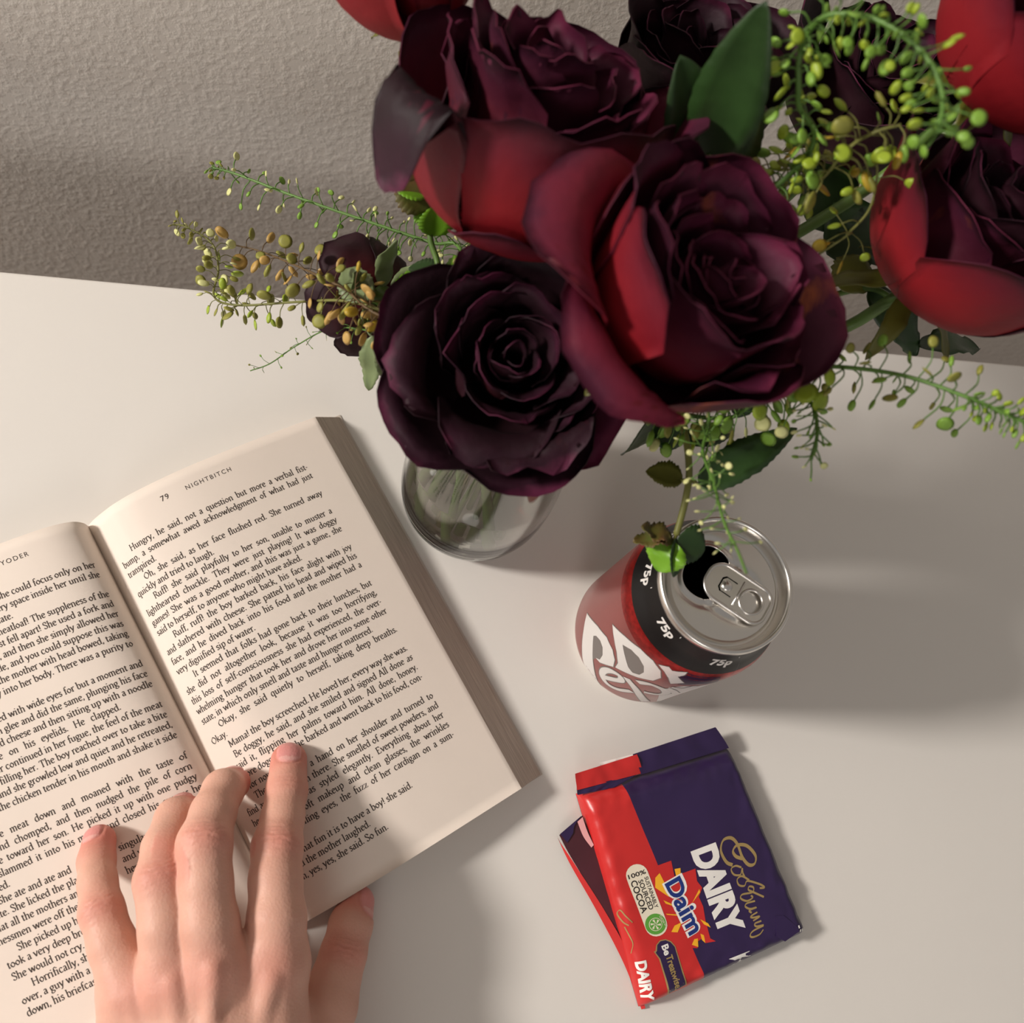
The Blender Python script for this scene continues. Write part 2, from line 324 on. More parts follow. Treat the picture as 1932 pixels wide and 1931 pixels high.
# --- a small old style text face drawn with a broad pen; units: x height 43, cap 66
def _s(x, y, w=8): return [(x - w, y), (x + w, y)]
def _f(x, y): return [(x - 9, y - 5), (x, y)]
BOWL = lambda x0, x1, y0=0, y1=43: ('c', [((x0 + x1) / 2, y1), (x0 + 1, (y0 + y1) * .66), (x0, (y0 + y1) / 2), (x0 + 2, (y0 + y1) * .3), ((x0 + x1) / 2, y0), (x1 - 1, (y0 + y1) * .34), (x1, (y0 + y1) / 2), (x1 - 2, (y0 + y1) * .7)])
G = {
 'a': (38, [('s', [(8, 36), (16, 43), (26, 40), (28, 30), (28, 8), (30, 1), (36, 2)]), ('s', [(28, 26), (14, 22), (7, 12), (11, 1), (20, 2), (28, 9)])]),
 'b': (44, [[(10, 72), (10, 2)], _f(10, 72), ('s', [(10, 32), (18, 42), (30, 42), (38, 24), (32, 4), (22, -1), (10, 4)])]),
 'c': (37, [('s', [(33, 36), (24, 43), (12, 40), (6, 22), (12, 4), (22, -1), (34, 7)])]),
 'd': (45, [[(35, 72), (35, 4), (42, 1)], _f(35, 72), ('s', [(35, 34), (26, 43), (13, 40), (6, 20), (13, 1), (24, 1), (35, 10)])]),
 'e': (38, [('s', [(7, 24), (32, 27), (31, 36), (20, 43), (9, 36), (6, 20), (12, 3), (22, -1), (33, 7)])]),
 'f': (27, [('s', [(32, 66), (25, 71), (16, 66), (13, 52), (13, 0)]), [(3, 41), (26, 41)], _s(13, 0)]),
 'g': (40, [BOWL(7, 30, 14, 43), ('s', [(12, 15), (8, 8), (18, 3), (32, -2), (34, -13), (20, -21), (6, -16), (8, -5), (16, 1)]), [(28, 39), (38, 42)]]),
 'h': (46, [[(10, 72), (10, 0)], _f(10, 72), _s(10, 0, 7), ('s', [(10, 32), (20, 42), (31, 40), (35, 30), (35, 0)]), _s(35, 0, 7)]),
 'i': (23, [[(11, 42), (11, 0)], _f(11, 42), _s(11, 0), [(8, 61), (15, 61)], [(11, 57), (11, 64)]]),
 'j': (21, [('s', [(12, 42), (12, 0), (9, -14), (-1, -21)]), _f(12, 42), [(9, 61), (16, 61)]]),
 'k': (43, [[(10, 72), (10, 0)], _f(10, 72), _s(10, 0, 7), [(10, 20), (34, 42)], [(18, 26), (40, 0)], _s(33, 42, 6)]),
 'l': (22, [[(11, 72), (11, 0)], _f(11, 72), _s(11, 0)]),
 'm': (68, [[(10, 42), (10, 0)], _f(10, 42), _s(10, 0, 7), ('s', [(10, 32), (20, 42), (29, 40), (33, 30), (33, 0)]), _s(33, 0, 7), ('s', [(33, 32), (43, 42), (52, 40), (56, 30), (56, 0)]), _s(56, 0, 7)]),
 'n': (46, [[(10, 42), (10, 0)], _f(10, 42), _s(10, 0, 7), ('s', [(10, 32), (20, 42), (31, 40), (35, 30), (35, 0)]), _s(35, 0, 7)]),
 'o': (43, [BOWL(6, 37, -1, 43)]),
 'p': (45, [[(11, 42), (11, -24)], _f(11, 42), _s(11, -24), ('s', [(11, 32), (19, 42), (31, 42), (39, 24), (33, 4), (23, -1), (11, 4)])]),
 'q': (44, [[(34, 42), (34, -24)], _s(34, -24), ('s', [(34, 36), (25, 43), (13, 40), (6, 20), (13, 1), (24, 1), (34, 10)])]),
 'r': (31, [[(10, 42), (10, 0)], _f(10, 42), _s(10, 0), ('s', [(10, 28), (17, 40), (24, 43), (30, 39)])]),
 's': (32, [('s', [(27, 36), (19, 43), (9, 39), (9, 29), (18, 22), (26, 14), (24, 3), (14, -1), (5, 6)])]),
 't': (27, [('s', [(12, 54), (12, 8), (16, 0), (26, 5)]), [(3, 41), (25, 42)]]),
 'u': (46, [('s', [(10, 42), (10, 12), (15, 1), (24, 1), (35, 11)]), _f(10, 42), [(35, 42), (35, 4), (42, 1)], _f(35, 42)]),
 'v': (41, [[(6, 42), (21, 0)], [(21, 0), (36, 42)], _s(6, 42, 7), _s(36, 42, 6)]),
 'w': (62, [[(6, 42), (19, 0)], [(19, 0), (31, 40)], [(31, 42), (44, 0)], [(44, 0), (57, 42)], _s(6, 42, 7), _s(57, 42, 6)]),
 'x': (40, [[(7, 42), (33, 0)], [(7, 0), (33, 42)], _s(7, 42, 6), _s(33, 42, 6), _s(7, 0, 6), _s(33, 0, 6)]),
 'y': (41, [[(6, 42), (21, 1)], ('s', [(36, 42), (21, 0), (13, -18), (4, -20)]), _s(6, 42, 7), _s(36, 42, 6)]),
 'z': (37, [[(5, 34), (7, 41), (31, 41), (6, 1), (32, 1), (34, 9)]]),
 'A': (60, [[(8, 0), (30, 67)], [(30, 67), (53, 0)], [(16, 24), (44, 24)], _s(8, 0, 7), _s(53, 0, 8)]),
 'B': (52, [[(13, 66), (13, 0)], ('s', [(5, 66), (30, 66), (41, 54), (34, 38), (13, 36)]), ('s', [(28, 36), (44, 28), (42, 8), (28, 0), (5, 0)])]),
 'C': (60, [('s', [(54, 52), (40, 67), (20, 63), (7, 36), (16, 8), (34, -1), (54, 12)]), [(54, 62), (54, 48)]]),
 'D': (62, [[(13, 66), (13, 0)], ('s', [(5, 66), (30, 66), (52, 50), (54, 22), (38, 2), (5, 0)])]),
 'E': (50, [[(13, 66), (13, 0)], [(5, 66), (42, 66), (42, 55)], [(13, 35), (35, 35)], [(5, 0), (43, 0), (45, 12)]]),
 'G': (64, [('s', [(56, 52), (40, 67), (20, 63), (7, 36), (16, 8), (36, -1), (54, 8)]), [(54, 28), (54, 4)], _s(54, 28, 8)]),
 'H': (66, [[(13, 66), (13, 0)], [(53, 66), (53, 0)], [(13, 35), (53, 35)], _s(13, 66), _s(13, 0), _s(53, 66), _s(53, 0)]),
 'I': (28, [[(14, 66), (14, 0)], _s(14, 66), _s(14, 0)]),
 'M': (76, [[(12, 0), (14, 66)], [(14, 66), (38, 6)], [(38, 6), (62, 66)], [(62, 66), (65, 0)], _s(12, 0), _s(65, 0), _s(11, 66, 6), _s(65, 66, 6)]),
 'N': (66, [[(12, 0), (12, 66)], [(12, 66), (54, 0)], [(54, 0), (54, 66)], _s(12, 0, 7), _s(54, 66, 7)]),
 'O': (66, [BOWL(7, 59, -1, 67)]),
 'R': (56, [[(13, 66), (13, 0)], ('s', [(5, 66), (32, 66), (43, 52), (36, 36), (13, 33)]), [(30, 34), (54, 0)], _s(13, 0), _s(53, 0, 5)]),
 'S': (44, [('s', [(37, 54), (26, 67), (12, 63), (9, 48), (22, 36), (36, 24), (35, 6), (20, -1), (6, 10)]), [(37, 62), (37, 50)]]),
 'T': (56, [[(28, 66), (28, 0)], [(6, 54), (7, 66), (49, 66), (50, 54)], _s(28, 0)]),
 'Y': (56, [[(7, 66), (28, 34)], [(28, 34), (50, 66)], [(28, 34), (28, 0)], _s(7, 66, 7), _s(50, 66, 6), _s(28, 0)]),
 '7': (40, [[(6, 54), (8, 62), (34, 62), (16, 0)]]),
 '9': (42, [BOWL(7, 33, 22, 63), ('s', [(33, 44), (30, 20), (20, 6), (9, -1)])]),
 ',': (18, [[(6, 5), (12, 5)], [(10, 7), (10, 0), (5, -11)]]), '.': (18, [[(5, 4), (13, 4)], [(9, 0), (9, 9)]]), '!': (22, [[(11, 66), (11, 18)], [(7, 4), (14, 4)], [(11, 0), (11, 8)]]),
 '-': (26, [[(4, 22), (21, 22)]]), '?': (34, [('s', [(6, 52), (16, 66), (28, 56), (22, 38), (15, 30), (15, 18)]), [(12, 3), (17, 3)]]),
}
_gc = {}
def glyph(ch, wa, wb):
    k = (ch, wa, wb)
    if k not in _gc:
        parts = []
        for st in G[ch][1]:
            if isinstance(st, tuple):
                P = st[1] + [st[1][0]] if st[0] == 'c' else st[1]
                parts.append(ribbon(P, wa, wb, 25, smooth=3))
            else: parts.append(ribbon(st, wa, wb, 25))
        _gc[k] = joinVF(parts)
    return _gc[k]
def text_width(t, track=0): return sum((G[c][0] if c in G else 21) + track for c in t)
def set_line(t, x0, x1, size, justify, wa=6.0, wb=3.0, track=0, slant=0.0, italics=()):
    """lay a line between x0 and x1 (mm); returns flat pieces with y up from the baseline; size = mm per unit"""
    words = t.split(' '); nat = sum(text_width(w, track) for w in words) * size; gaps = max(1, len(words) - 1)
    sp = 21 * size; sc = 1.0
    if justify:
        sp = (x1 - x0 - nat) / gaps
        if sp < 13 * size: sp = 13 * size; sc = (x1 - x0 - sp * gaps) / nat
    out = []; x = x0
    for wi, w in enumerate(words):
        sl = 0.22 if wi in italics else slant
        for c in w:
            if c in G:
                g = glyph(c, wa, wb); out.append(([(x + v[0] * size * sc + v[1] * size * sl, v[1] * size, 0) for v in g[0]], g[1]))
                x += (G[c][0] + track) * size * sc
            else: x += 21 * size
        x += sp
    return out, x - sp
SIZE = 0.0425
R0, R1, RI = s_at(R_TOP, R_S, -106.7), s_at(R_TOP, R_S, -15.2), s_at(R_TOP, R_S, -100.9)
def lift_right(s, v, h=0.05):
    u, z = on_prof(R_TOP, R_S, s); p = right_pt(u, z, v); u2, z2 = on_prof(R_TOP, R_S, s + 0.4)
    t = Vector((u2 - u, z2 - z)).normalized() if abs(u2 - u) + abs(z2 - z) > 1e-6 else Vector((1, 0))
    return p + BN * (-t.y * h) + Vector((0, 0, t.x * h))
def lift_left(s, v, h=0.05):
    q, z = on_prof(L_Q, L_S, s); p = left_pt(q, z, v); q2, z2 = on_prof(L_Q, L_S, s + 0.4)
    t = Vector((q2 - q, z2 - z)).normalized() if abs(q2 - q) + abs(z2 - z) > 1e-6 else Vector((1, 0))
    return p - BN * (-t.y * h) + Vector((0, 0, t.x * h))
ROW = 4.84
rows_r = [
 (1, 'J', 'Hungry, he said, not a question but more a verbal fist-'), (0, 'J', 'bump, a somewhat awed acknowledgment of what had just'), (0, 'L', 'transpired.'),
 (1, 'J', 'Oh, she said, as her face flushed red. She turned away'), (0, 'L', 'quickly and tried to laugh.'),
 (1, 'J', 'Ruff! she said playfully to her son, unable to muster a'), (0, 'J', 'lighthearted chuckle. They were just playing! It was doggy'),
 (0, 'J', 'games! She was a good mother, and this was just a game, she'), (0, 'L', 'said to herself, to anyone who might have asked.'),
 (1, 'J', 'Ruff, ruff! the boy barked back, his face alight with joy'), (0, 'J', 'and slathered with cheese. She patted his head and wiped his'),
 (0, 'J', 'face, and he dived back into his food and the mother had a'), (0, 'L', 'very dignified sip of water.'),
 (1, 'J', 'It seemed that folks had gone back to their lunches, but'), (0, 'J', 'she did not altogether look, because it was too horrifying,'),
 (0, 'J', 'this loss of self-consciousness she had experienced, the over-'), (0, 'J', 'whelming hunger that took her and drove her into some other'),
 (0, 'L', 'state, in which only smell and taste and hunger mattered.'), (1, 'J', 'Okay, she said quietly to herself, taking deep breaths.'), (0, 'L', 'Okay.'),
 (1, 'J', 'Mama! the boy screeched. He loved her, every way she was.'), (1, 'J', 'Be doggy, he said, and she smiled and signed All done as'),
 (0, 'J', 'he said it, flipping her palms toward him. All done, honey.'), (0, 'J', 'No more doggy later, he barked and went back to his food, con-'), (0, 'L', 'tent for now.'),
 (1, 'J', 'The mother felt a hand on her shoulder and turned to'), (0, 'J', 'find an older woman there. She smelled of sweet powders, and'),
 (0, 'J', 'her white hair was styled elegantly. Everything about her'), (0, 'J', 'gleamed, her soft makeup and clean glasses, the wrinkles'),
 (0, 'J', 'about her smiling eyes, the fuzz of her cardigan on a sum-'), (0, 'L', 'mer'), (1, 'L', 'Oh what fun it is to have a boy! she said.'), (1, 'L', 'And the mother laughed.'), (1, 'L', 'Oh, yes, yes, she said. So fun.'), (0, 'L', 'le')]
out = []
for i, (ind, j, t) in enumerate(rows_r):
    v0 = 22.9 + ROW * i
    ln, _ = set_line(t, RI if ind else R0, R1, SIZE, j == 'J', italics=(11, 12) if 'All done as' in t else ())
    for Vg, Fg in ln: out.append(([lift_right(x, v0 - y) for x, y, _z in Vg], Fg))
for t, u, sz, sp_, off in (('79', -80.0, 3.6, 1.15, 0.05), ('NIGHTBITCH', -68.5, 2.95, 1.32, 0.02)):
    x0 = s_at(R_TOP, R_S, u); Vg, Fg = font_poly(t, sz, offset=off, spacing=sp_)
    out.append(([lift_right(x0 + x, 9.9 - y) for x, y, _z in Vg], Fg))
mesh_obj('printed_text', *joinVF(out), ink_m, blockR, smooth=False)['kind'] = 'stuff'
rows_l = [('R', 'doing. She could focus only on her'), ('R', 'to every space inside her until she'), ('E', 'down to her plate.', 38), ('R', 'meatloaf! The suppleness of the', 30), ('R', 'almost fell apart! She used a fork and'),
 ('R', 'first, and then she simply allowed her', 26), ('R', 'while, and you could suppose this was', 25), ('R', 'look at the mother with head bowed, taking'), ('R', 'it slowly into her body. There was a purity to', 24), None,
 ('R', 'He stared with wide eyes for but a moment and', 26), ('R', 'with glee and did the same, plunging his face'), ('R', 'and cheese and then sitting up with a noodle'), ('E', 'his cheek, cheese on his eyelids. He clapped.', 15),
 ('R', 'The mother continued in her fugue, the feel of the meat'), ('R', 'mouth, filling her. The boy reached over to take a bite'), ('R', 'and she growled low and quiet and he retreated,'), ('R', 'the chicken tender in his mouth and shake it side'), None,
 'gulped the meat down and moaned with the taste of', 'ruffled and chomped, and then nudged the pile of corn', 'her nose toward her son. He picked it up with one pudgy', 'hand, slammed it into his mouth and closed his eyes as he', ('S', 'chewed.'),
 ('I', 'She ate and ate and'), ('S', 'plate. She licked the plate'), ('S', 'that all the mothers and'), ('S', 'nessmen were off their'), ('I', 'She picked up her'), ('S', 'took a very deep brea'),
 ('S', 'She would not cry.'), ('I', 'Horrifically, she'), ('S', 'over, a guy with a su'), ('S', 'down, his briefcas')]
L0, L1_, LI = s_at(L_Q, L_S, 93.6), s_at(L_Q, L_S, 3.6), s_at(L_Q, L_S, 88)
out = []
for i, row in enumerate(rows_l):
    if row is None: continue
    v0 = 22.8 + ROW * i + 0.38
    x0, x1, j = -L0, -L1_, True; t = row; wordmode = 'J'
    if isinstance(row, tuple):
        t = row[1]
        if row[0] == 'I': x0 = -LI; j = False
        elif row[0] == 'S': j = False
        elif row[0] == 'R':
            sp_ = row[2] if len(row) > 2 else 21; j = False
            x0 = x1 - sum(text_width(w_) for w_ in t.split(' ')) * SIZE - (len(t.split(' ')) - 1) * 21 * SIZE
        elif row[0] == 'E': x1 = -L1_ - row[2]
    ln, _ = set_line(t, x0, x1, SIZE, j)
    for Vg, Fg in ln: out.append(([lift_left(-x, v0 - y) for x, y, _z in Vg], [f[::-1] for f in Fg]))
Vg, Fg = font_poly('YODER', 2.95, offset=0.02, spacing=1.32)
x0 = -s_at(L_Q, L_S, 36.5); out.append(([lift_left(-(x0 + x), 9.6 - y) for x, y, _z in Vg], Fg))
for (t, q, i) in (('singular a', 40.5, 24), ('and when', 41.0, 25), ('her had on', 41.5, 26), ('watch', 38.0, 27), ('and co', 38.0, 28), ('would', 37.5, 29), ('not', 35.0, 30), ('wi', 33.0, 31)):
    ln, _ = set_line(t, -s_at(L_Q, L_S, q), 0, SIZE, False)
    for Vg, Fg in ln: out.append(([lift_left(-x, 23.18 + ROW * i - y) for x, y, _z in Vg], [f[::-1] for f in Fg]))
mesh_obj('printed_text', *joinVF(out), ink_m, blockL, smooth=False)['kind'] = 'stuff'
# ------------------------------------------------------------------ drinks can
CX, CY = 153.77, 76.38
can = thing('drinks_can', 'opened maroon soft drink can with black price band and white lettering', 'can', (CX, CY, 0))
alu_m = mat('aluminium', srgb(232, 228, 222), 0.28, metal=1.0, bump=0.01, bscale=700)
black_m = mat('can_black', srgb(14, 12, 13), 0.4, spec=0.3)
red_m = mat('can_red_foil', srgb(158, 34, 32), 0.30, metal=0.75, vary=0.25, vscale=500)
maroon_m = mat('can_maroon', srgb(150, 66, 62), 0.24, metal=0.55, vary=0.05, vscale=60)
violet_m = mat('can_violet', srgb(58, 30, 58), 0.3, metal=0.4)
white_m = mat('can_white', srgb(226, 222, 218), 0.32, metal=0.15)
grey_m = mat('can_grey', srgb(120, 112, 108), 0.32, metal=0.4)
inside_m = mat('can_inside', srgb(30, 24, 22), 0.5)
# profile of the outer wall, base to neck
body_prof = [(0, 9), (12, 7.5), (20, 3.5), (22.5, 0.4), (24, 0.0), (25.5, 0.6), (27.5, 3.5), (30.5, 7.5), (32.4, 11), (33.1, 15), (33.1, 40), (33.1, 60), (33.1, 78), (33.0, 86),
             (32.6, 90), (31.8, 93.4), (30.2, 97.2), (28.4, 101.0), (26.9, 104.6), (26.2, 107.2), (26.0, 109.6)]
def can_r(z):
    P = [p for p in body_prof if p[1] >= 3.5 and p[0] > 27]; P = P + [(26.0, 109.6)]
    for a, b in zip(P[:-1], P[1:]):
        if a[1] <= z <= b[1]: return a[0] + (b[0] - a[0]) * (z - a[1]) / max(1e-6, b[1] - a[1])
    return 33.1
# finer profile where the painted bands change
zs = [p[1] for p in body_prof[10:]]
fine = body_prof[:10] + [(can_r(z), z) for z in sorted(set(zs + [85.5, 88.2, 91.2, 94.2, 95, 99, 103, 106]))]
V, F = lathe(fine, 128, (CX, CY)); M = []
for f in F:
    z = sum(V[i][2] for i in f) / 4
    M.append(0 if z < 8.5 else 1 if z < 85.5 else 2 if z < 94.2 else 3)
mesh_obj('body', V, F, [alu_m, maroon_m, red_m, black_m], can, True, M)
# lid: rim, countersink and panel with the pour opening cut out
OC, TABW = at(1333, 1080, 110.5), at(1391, 1119, 112)
PHI = math.atan2(*(OC - TABW).yx)           # direction from tab tail to opening
ux, uy = Vector((cos(PHI), sin(PHI), 0)), Vector((-sin(PHI), cos(PHI), 0))
rim_prof = [(25.9, 109.2), (26.6, 110.4), (27.1, 112.4), (26.9, 114.3), (26.1, 115.1), (25.2, 114.7), (24.7, 113.4), (24.3, 110.8), (23.6, 109.2), (22.8, 108.6), (22.1, 109.2), (21.7, 110.3), (21.2, 110.7)]
V, F = lathe(rim_prof, 128, (CX, CY))
lid = mesh_obj('lid', V, F, alu_m, can, True)
OPEN_C = ((OC - Vector((CX, CY, 0))).dot(ux), (OC - Vector((CX, CY, 0))).dot(uy)); OPEN_A = (8.6, 10.8)                                   # in tab axes: along, across
def open_d(a, b):
    x, y = (a - OPEN_C[0]) / OPEN_A[0], (b - OPEN_C[1]) / OPEN_A[1]
    return (abs(x) ** 2.4 + abs(y) ** 2.4) ** (1 / 2.4)
nr, na = 26, 120; V, F = [], []
def panel_h(a, b):
    d = open_d(a, b); h = 110.7
    h -= 0.55 * math.exp(-((d - 1.22) / 0.13) ** 2)                          # pressed moat round the opening
    e = sqrt((max(0, abs(a + 4) - 13)) ** 2 + b * b)
    if a < 4: h -= 0.5 * math.exp(-((sqrt((a + 3) ** 2 * 0.55 + b * b) - 10.5) / 1.2) ** 2) * (1 if abs(b) > 5 else 0.4)
    return h
# polar grid around the opening outline towards the panel edge
for i in range(na):
    t = 2 * pi * i / na
    ct, st = cos(t), sin(t)
    r_in = (abs(ct) ** 2.4 + abs(st) ** 2.4) ** (-1 / 2.4); p0 = (OPEN_C[0] + OPEN_A[0] * r_in * ct, OPEN_C[1] + OPEN_A[1] * r_in * st)
    dx, dy = OPEN_A[0] * ct, OPEN_A[1] * st; nd = math.hypot(dx, dy); dx, dy = dx / nd, dy / nd
    bq = OPEN_C[0] * dx + OPEN_C[1] * dy; cq = OPEN_C[0] ** 2 + OPEN_C[1] ** 2 - 21.25 ** 2; re = -bq + sqrt(bq * bq - cq)
    r0 = math.hypot(p0[0] - OPEN_C[0], p0[1] - OPEN_C[1]) / 1.0
    V.append(tuple(Vector((CX, CY, 0)) + ux * p0[0] + uy * p0[1] + Vector((0, 0, 109.6))))
    for k in range(nr):
        r = r0 + (re - r0) * (k / (nr - 1)) ** 1.25
        a, b_ = OPEN_C[0] + dx * r, OPEN_C[1] + dy * r
        V.append(tuple(Vector((CX, CY, 0)) + ux * a + uy * b_ + Vector((0, 0, panel_h(a, b_)))))
F = grid_faces(na, nr + 1, True)
mesh_obj('lid_panel', V, F, alu_m, lid, True)
# drink seen through the opening
V, F = lathe([(0.01, 70), (32.5, 70)], 64, (CX, CY)); mesh_obj('drink', V, F, mat('cola', srgb(24, 10, 8), 0.2), can, True)
V, F = lathe([(32.4, 12), (32.4, 88), (25.6, 108.5)], 64, (CX, CY)); mesh_obj('inner_wall', V, [f[::-1] for f in F], inside_m, can, True)
# pull tab: rounded plate with a finger ring and a rivet island
def rr(hl, hw, c0, n=10, fr=6.5, bk=5.0):
    P = []
    for (sx, sy, r) in ((1, 1, fr), (-1, 1, bk), (-1, -1, bk), (1, -1, fr)):
        cxx, cyy = sx * (hl - r), sy * (hw - r); a0 = {(1, 1): 0, (-1, 1): pi / 2, (-1, -1): pi, (1, -1): 1.5 * pi}[(sx, sy)]
        for k in range(n + 1): P.append((c0 + cxx + r * cos(a0 + pi / 2 * k / n), cyy + r * sin(a0 + pi / 2 * k / n)))
    return P
TABC = Vector((TABW.x, TABW.y, 0))
TA = PHI + radians(2); tx, ty = Vector((cos(TA), sin(TA), 0)), Vector((-sin(TA), cos(TA), 0))
def tabp(a, b, z): return tuple(TABC + tx * a + ty * b + Vector((0, 0, z + 0.045 * (-a))))
def outline_solid(outer, holes, z0, z1):
    bm = bmesh.new(); VF = filled([outer] + holes)
    vs = [bm.verts.new((v[0], v[1], 0)) for v in VF[0]]
    for f in VF[1]:
        try: bm.faces.new([vs[i] for i in f])
        except ValueError: pass
    r = bmesh.ops.extrude_face_region(bm, geom=bm.faces[:]); top = [g for g in r['geom'] if isinstance(g, bmesh.types.BMVert)]
    for v in bm.verts: v.co.z = z0
    for v in top: v.co.z = z1
    bmesh.ops.recalc_face_normals(bm, faces=bm.faces[:]); bm.verts.index_update()
    V = [tuple(v.co) for v in bm.verts]; F = [tuple(v.index for v in f.verts) for f in bm.faces]; bm.free(); return V, F
hole = [(-6.3 + 4.6 * cos(t), 4.9 * sin(t)) for t in np.linspace(0, 2 * pi, 28, endpoint=False)]
isl = [(4.6 + 3.1 * x, 3.4 * y) for x, y in ((-1, -1), (0.6, -1), (1, -0.6), (1, 0.6), (0.6, 1), (-1, 1), (-1, 0.85), (0.45, 0.85), (0.8, 0.5), (0.8, -0.5), (0.45, -0.85), (-1, -0.85))]
VF = outline_solid(rr(13.6, 7.9, 0), [hole, isl], 111.4, 112.1)
tab = mesh_obj('pull_tab', [tabp(*v) for v in VF[0]], VF[1], alu_m, can, False)
def ring_tube(P, r, z): return tube([tabp(a, b, z) for a, b in P + [P[0]]], r, 8, False)
mb = MB(); mb.add(ring_tube(rr(13.3, 7.6, 0), 0.75, 111.95)); mb.add(ring_tube(hole, 0.6, 111.95))
mb.add(tube([tabp(-0.6, y, 112.1) for y in (-5.5, 5.5)], 0.45, 8)); mb.build('rolled_edge', alu_m, tab)
rv = [(0.01, 113.3), (1.6, 113.2), (2.2, 112.6), (2.4, 111.6), (2.6, 110.6)]
V, F = lathe(rv, 24, (0, 0)); mesh_obj('rivet', [tabp(v[0] + 4.7, v[1], v[2] - 0.4) for v in V], F, alu_m, tab, True)
# lettering wrapped on the wall: traced points -> (arc, height)
def can_hit(px, py):
    d = CAM_R @ Vector(((px - 966) / CAM_F, -(py - 965.5) / CAM_F, -1.0)); o = Vector((-CX, -CY, CAM_H)); R = 33.1; t = 0
    for _ in range(40):
        a = d.x ** 2 + d.y ** 2; b_ = o.x * d.x + o.y * d.y; c = o.x ** 2 + o.y ** 2 - R * R; disc = max(0, b_ * b_ - a * c)
        t = (-b_ - sqrt(disc)) / a; p = o + d * t; R = 0.5 * R + 0.5 * can_r(min(109, max(11, p.z)))
    return math.atan2(p.y, p.x), max(p.z, 9.0)
A0 = can_hit(1150, 1150)[0]
def trace(P):
    out = []
    for x, y in P:
        a, z = can_hit(1000 + x / 3.45, 900 + y / 3.45); da = (a - A0 + pi) % (2 * pi) - pi
        out.append((da * 33.1, z))
    return out
def wrap(h=0.08):
    def fn(x, y):
        r = can_r(y) + h; a = A0 + x / 33.1; return (CX + r * cos(a), CY + r * sin(a), y)
    return fn
Pp = [(372, 890), (440, 972), (500, 1045), (538, 1125), (552, 1190), (542, 1236), (500, 1224), (455, 1208), (428, 1178), (455, 1190), (474, 1160), (474, 1110), (458, 1065), (432, 1035), (414, 1035), (409, 1120), (410, 1200), (425, 1290), (462, 1378), (400, 1310), (362, 1250), (343, 1180), (340, 1100), (350, 1000)]
Dp = [(538, 962), (620, 1040), (720, 1120), (800, 1195), (850, 1262), (852, 1308), (800, 1326), (700, 1304), (620, 1272), (556, 1240), (574, 1212), (566, 1140), (550, 1060)]
Dh = [(604, 1092), (660, 1125), (710, 1175), (742, 1232), (742, 1272), (712, 1288), (668, 1274), (640, 1238), (622, 1180)]
rp_ = [(838, 1222), (905, 1238), (925, 1262), (975, 1270), (1024, 1272), (1004, 1292), (962, 1300), (1004, 1342), (915, 1346), (902, 1310), (876, 1268)]
Ep = [(478, 1302), (540, 1318), (592, 1325), (585, 1296), (530, 1264), (482, 1262), (470, 1296), (505, 1348), (575, 1384), (662, 1396)]
P2s = [(628, 1308), (690, 1385), (752, 1462)]; P2b = [(700, 1335), (790, 1352), (868, 1384), (886, 1408), (840, 1416), (742, 1400)]
P3s = [(900, 1378), (930, 1392), (950, 1410)]; P3b = [(920, 1370), (1010, 1378), (1080, 1362)]
mb = MB(); fn = wrap(0.10); fo = wrap(0.05)
def fat(P, k):      # outline grown by k for the dark keyline
    n = len(P); c = []
    for i in range(n):
        a, b_, d = Vector(P[i - 1]), Vector(P[i]), Vector(P[(i + 1) % n]); e = (d - a); e = e.normalized() if e.length else Vector((1, 0)); c.append((b_.x + e.y * k, b_.y - e.x * k))
    return c
def area2(P): return sum(P[i - 1][0] * P[i][1] - P[i][0] * P[i - 1][1] for i in range(len(P)))
for outer, holes in ((Pp, []), (Dp, [Dh]), (rp_, [])):
    T = trace(outer); H = [trace(h) for h in holes]
    sgn = 1 if area2(T) > 0 else -1
    mb.add(lay(filled([fat(T, 0.55 * sgn)]), fo, 2.5), 1)
    mb.add(lay(filled([T] + H), fn, 2.5), 0)
    if not H: pass
mb.add(lay(filled([trace([(432, 1040), (458, 1068), (474, 1112), (474, 1160), (455, 1190), (430, 1180), (412, 1190), (409, 1120), (414, 1040)])]), wrap(0.08), 2.5), 1)
for P, w in ((Ep, 1.75), (P2s, 1.9), (P2b, 1.9), (P3s, 1.6), (P3b, 1.6)):
    T = trace(P); mb.add(lay(ribbon(T, w + 0.5, w + 0.5, smooth=6), wrap(0.07), 3), 1); mb.add(lay(ribbon(T, w, w * 0.8, 20, smooth=6), wrap(0.12), 3), 0)
mb.build('logo_lettering', [white_m, grey_m], can)
# purple, white and grey patches laid on the can wall
mb = MB()
mb.add(lay(filled([trace([(985, 1262), (1240, 1302), (1215, 1335), (1080, 1352), (960, 1352), (1004, 1342), (965, 1300), (1024, 1275)])]), wrap(0.04), 2.5), 0)
mb.add(lay(filled([trace([(905, 1372), (1000, 1362), (1215, 1338), (1300, 1305), (1420, 1268), (1240, 1330), (960, 1420), (780, 1472), (840, 1420)])]), wrap(0.045), 2.5), 1)
mb.add(lay(filled([trace([(1470, 1215), (1500, 1180), (1590, 1100), (1620, 1090), (1600, 1160), (1560, 1210), (1500, 1228)])]), wrap(0.045), 2.5), 2)
mb.build('side_patches', [violet_m, white_m, grey_m], can)
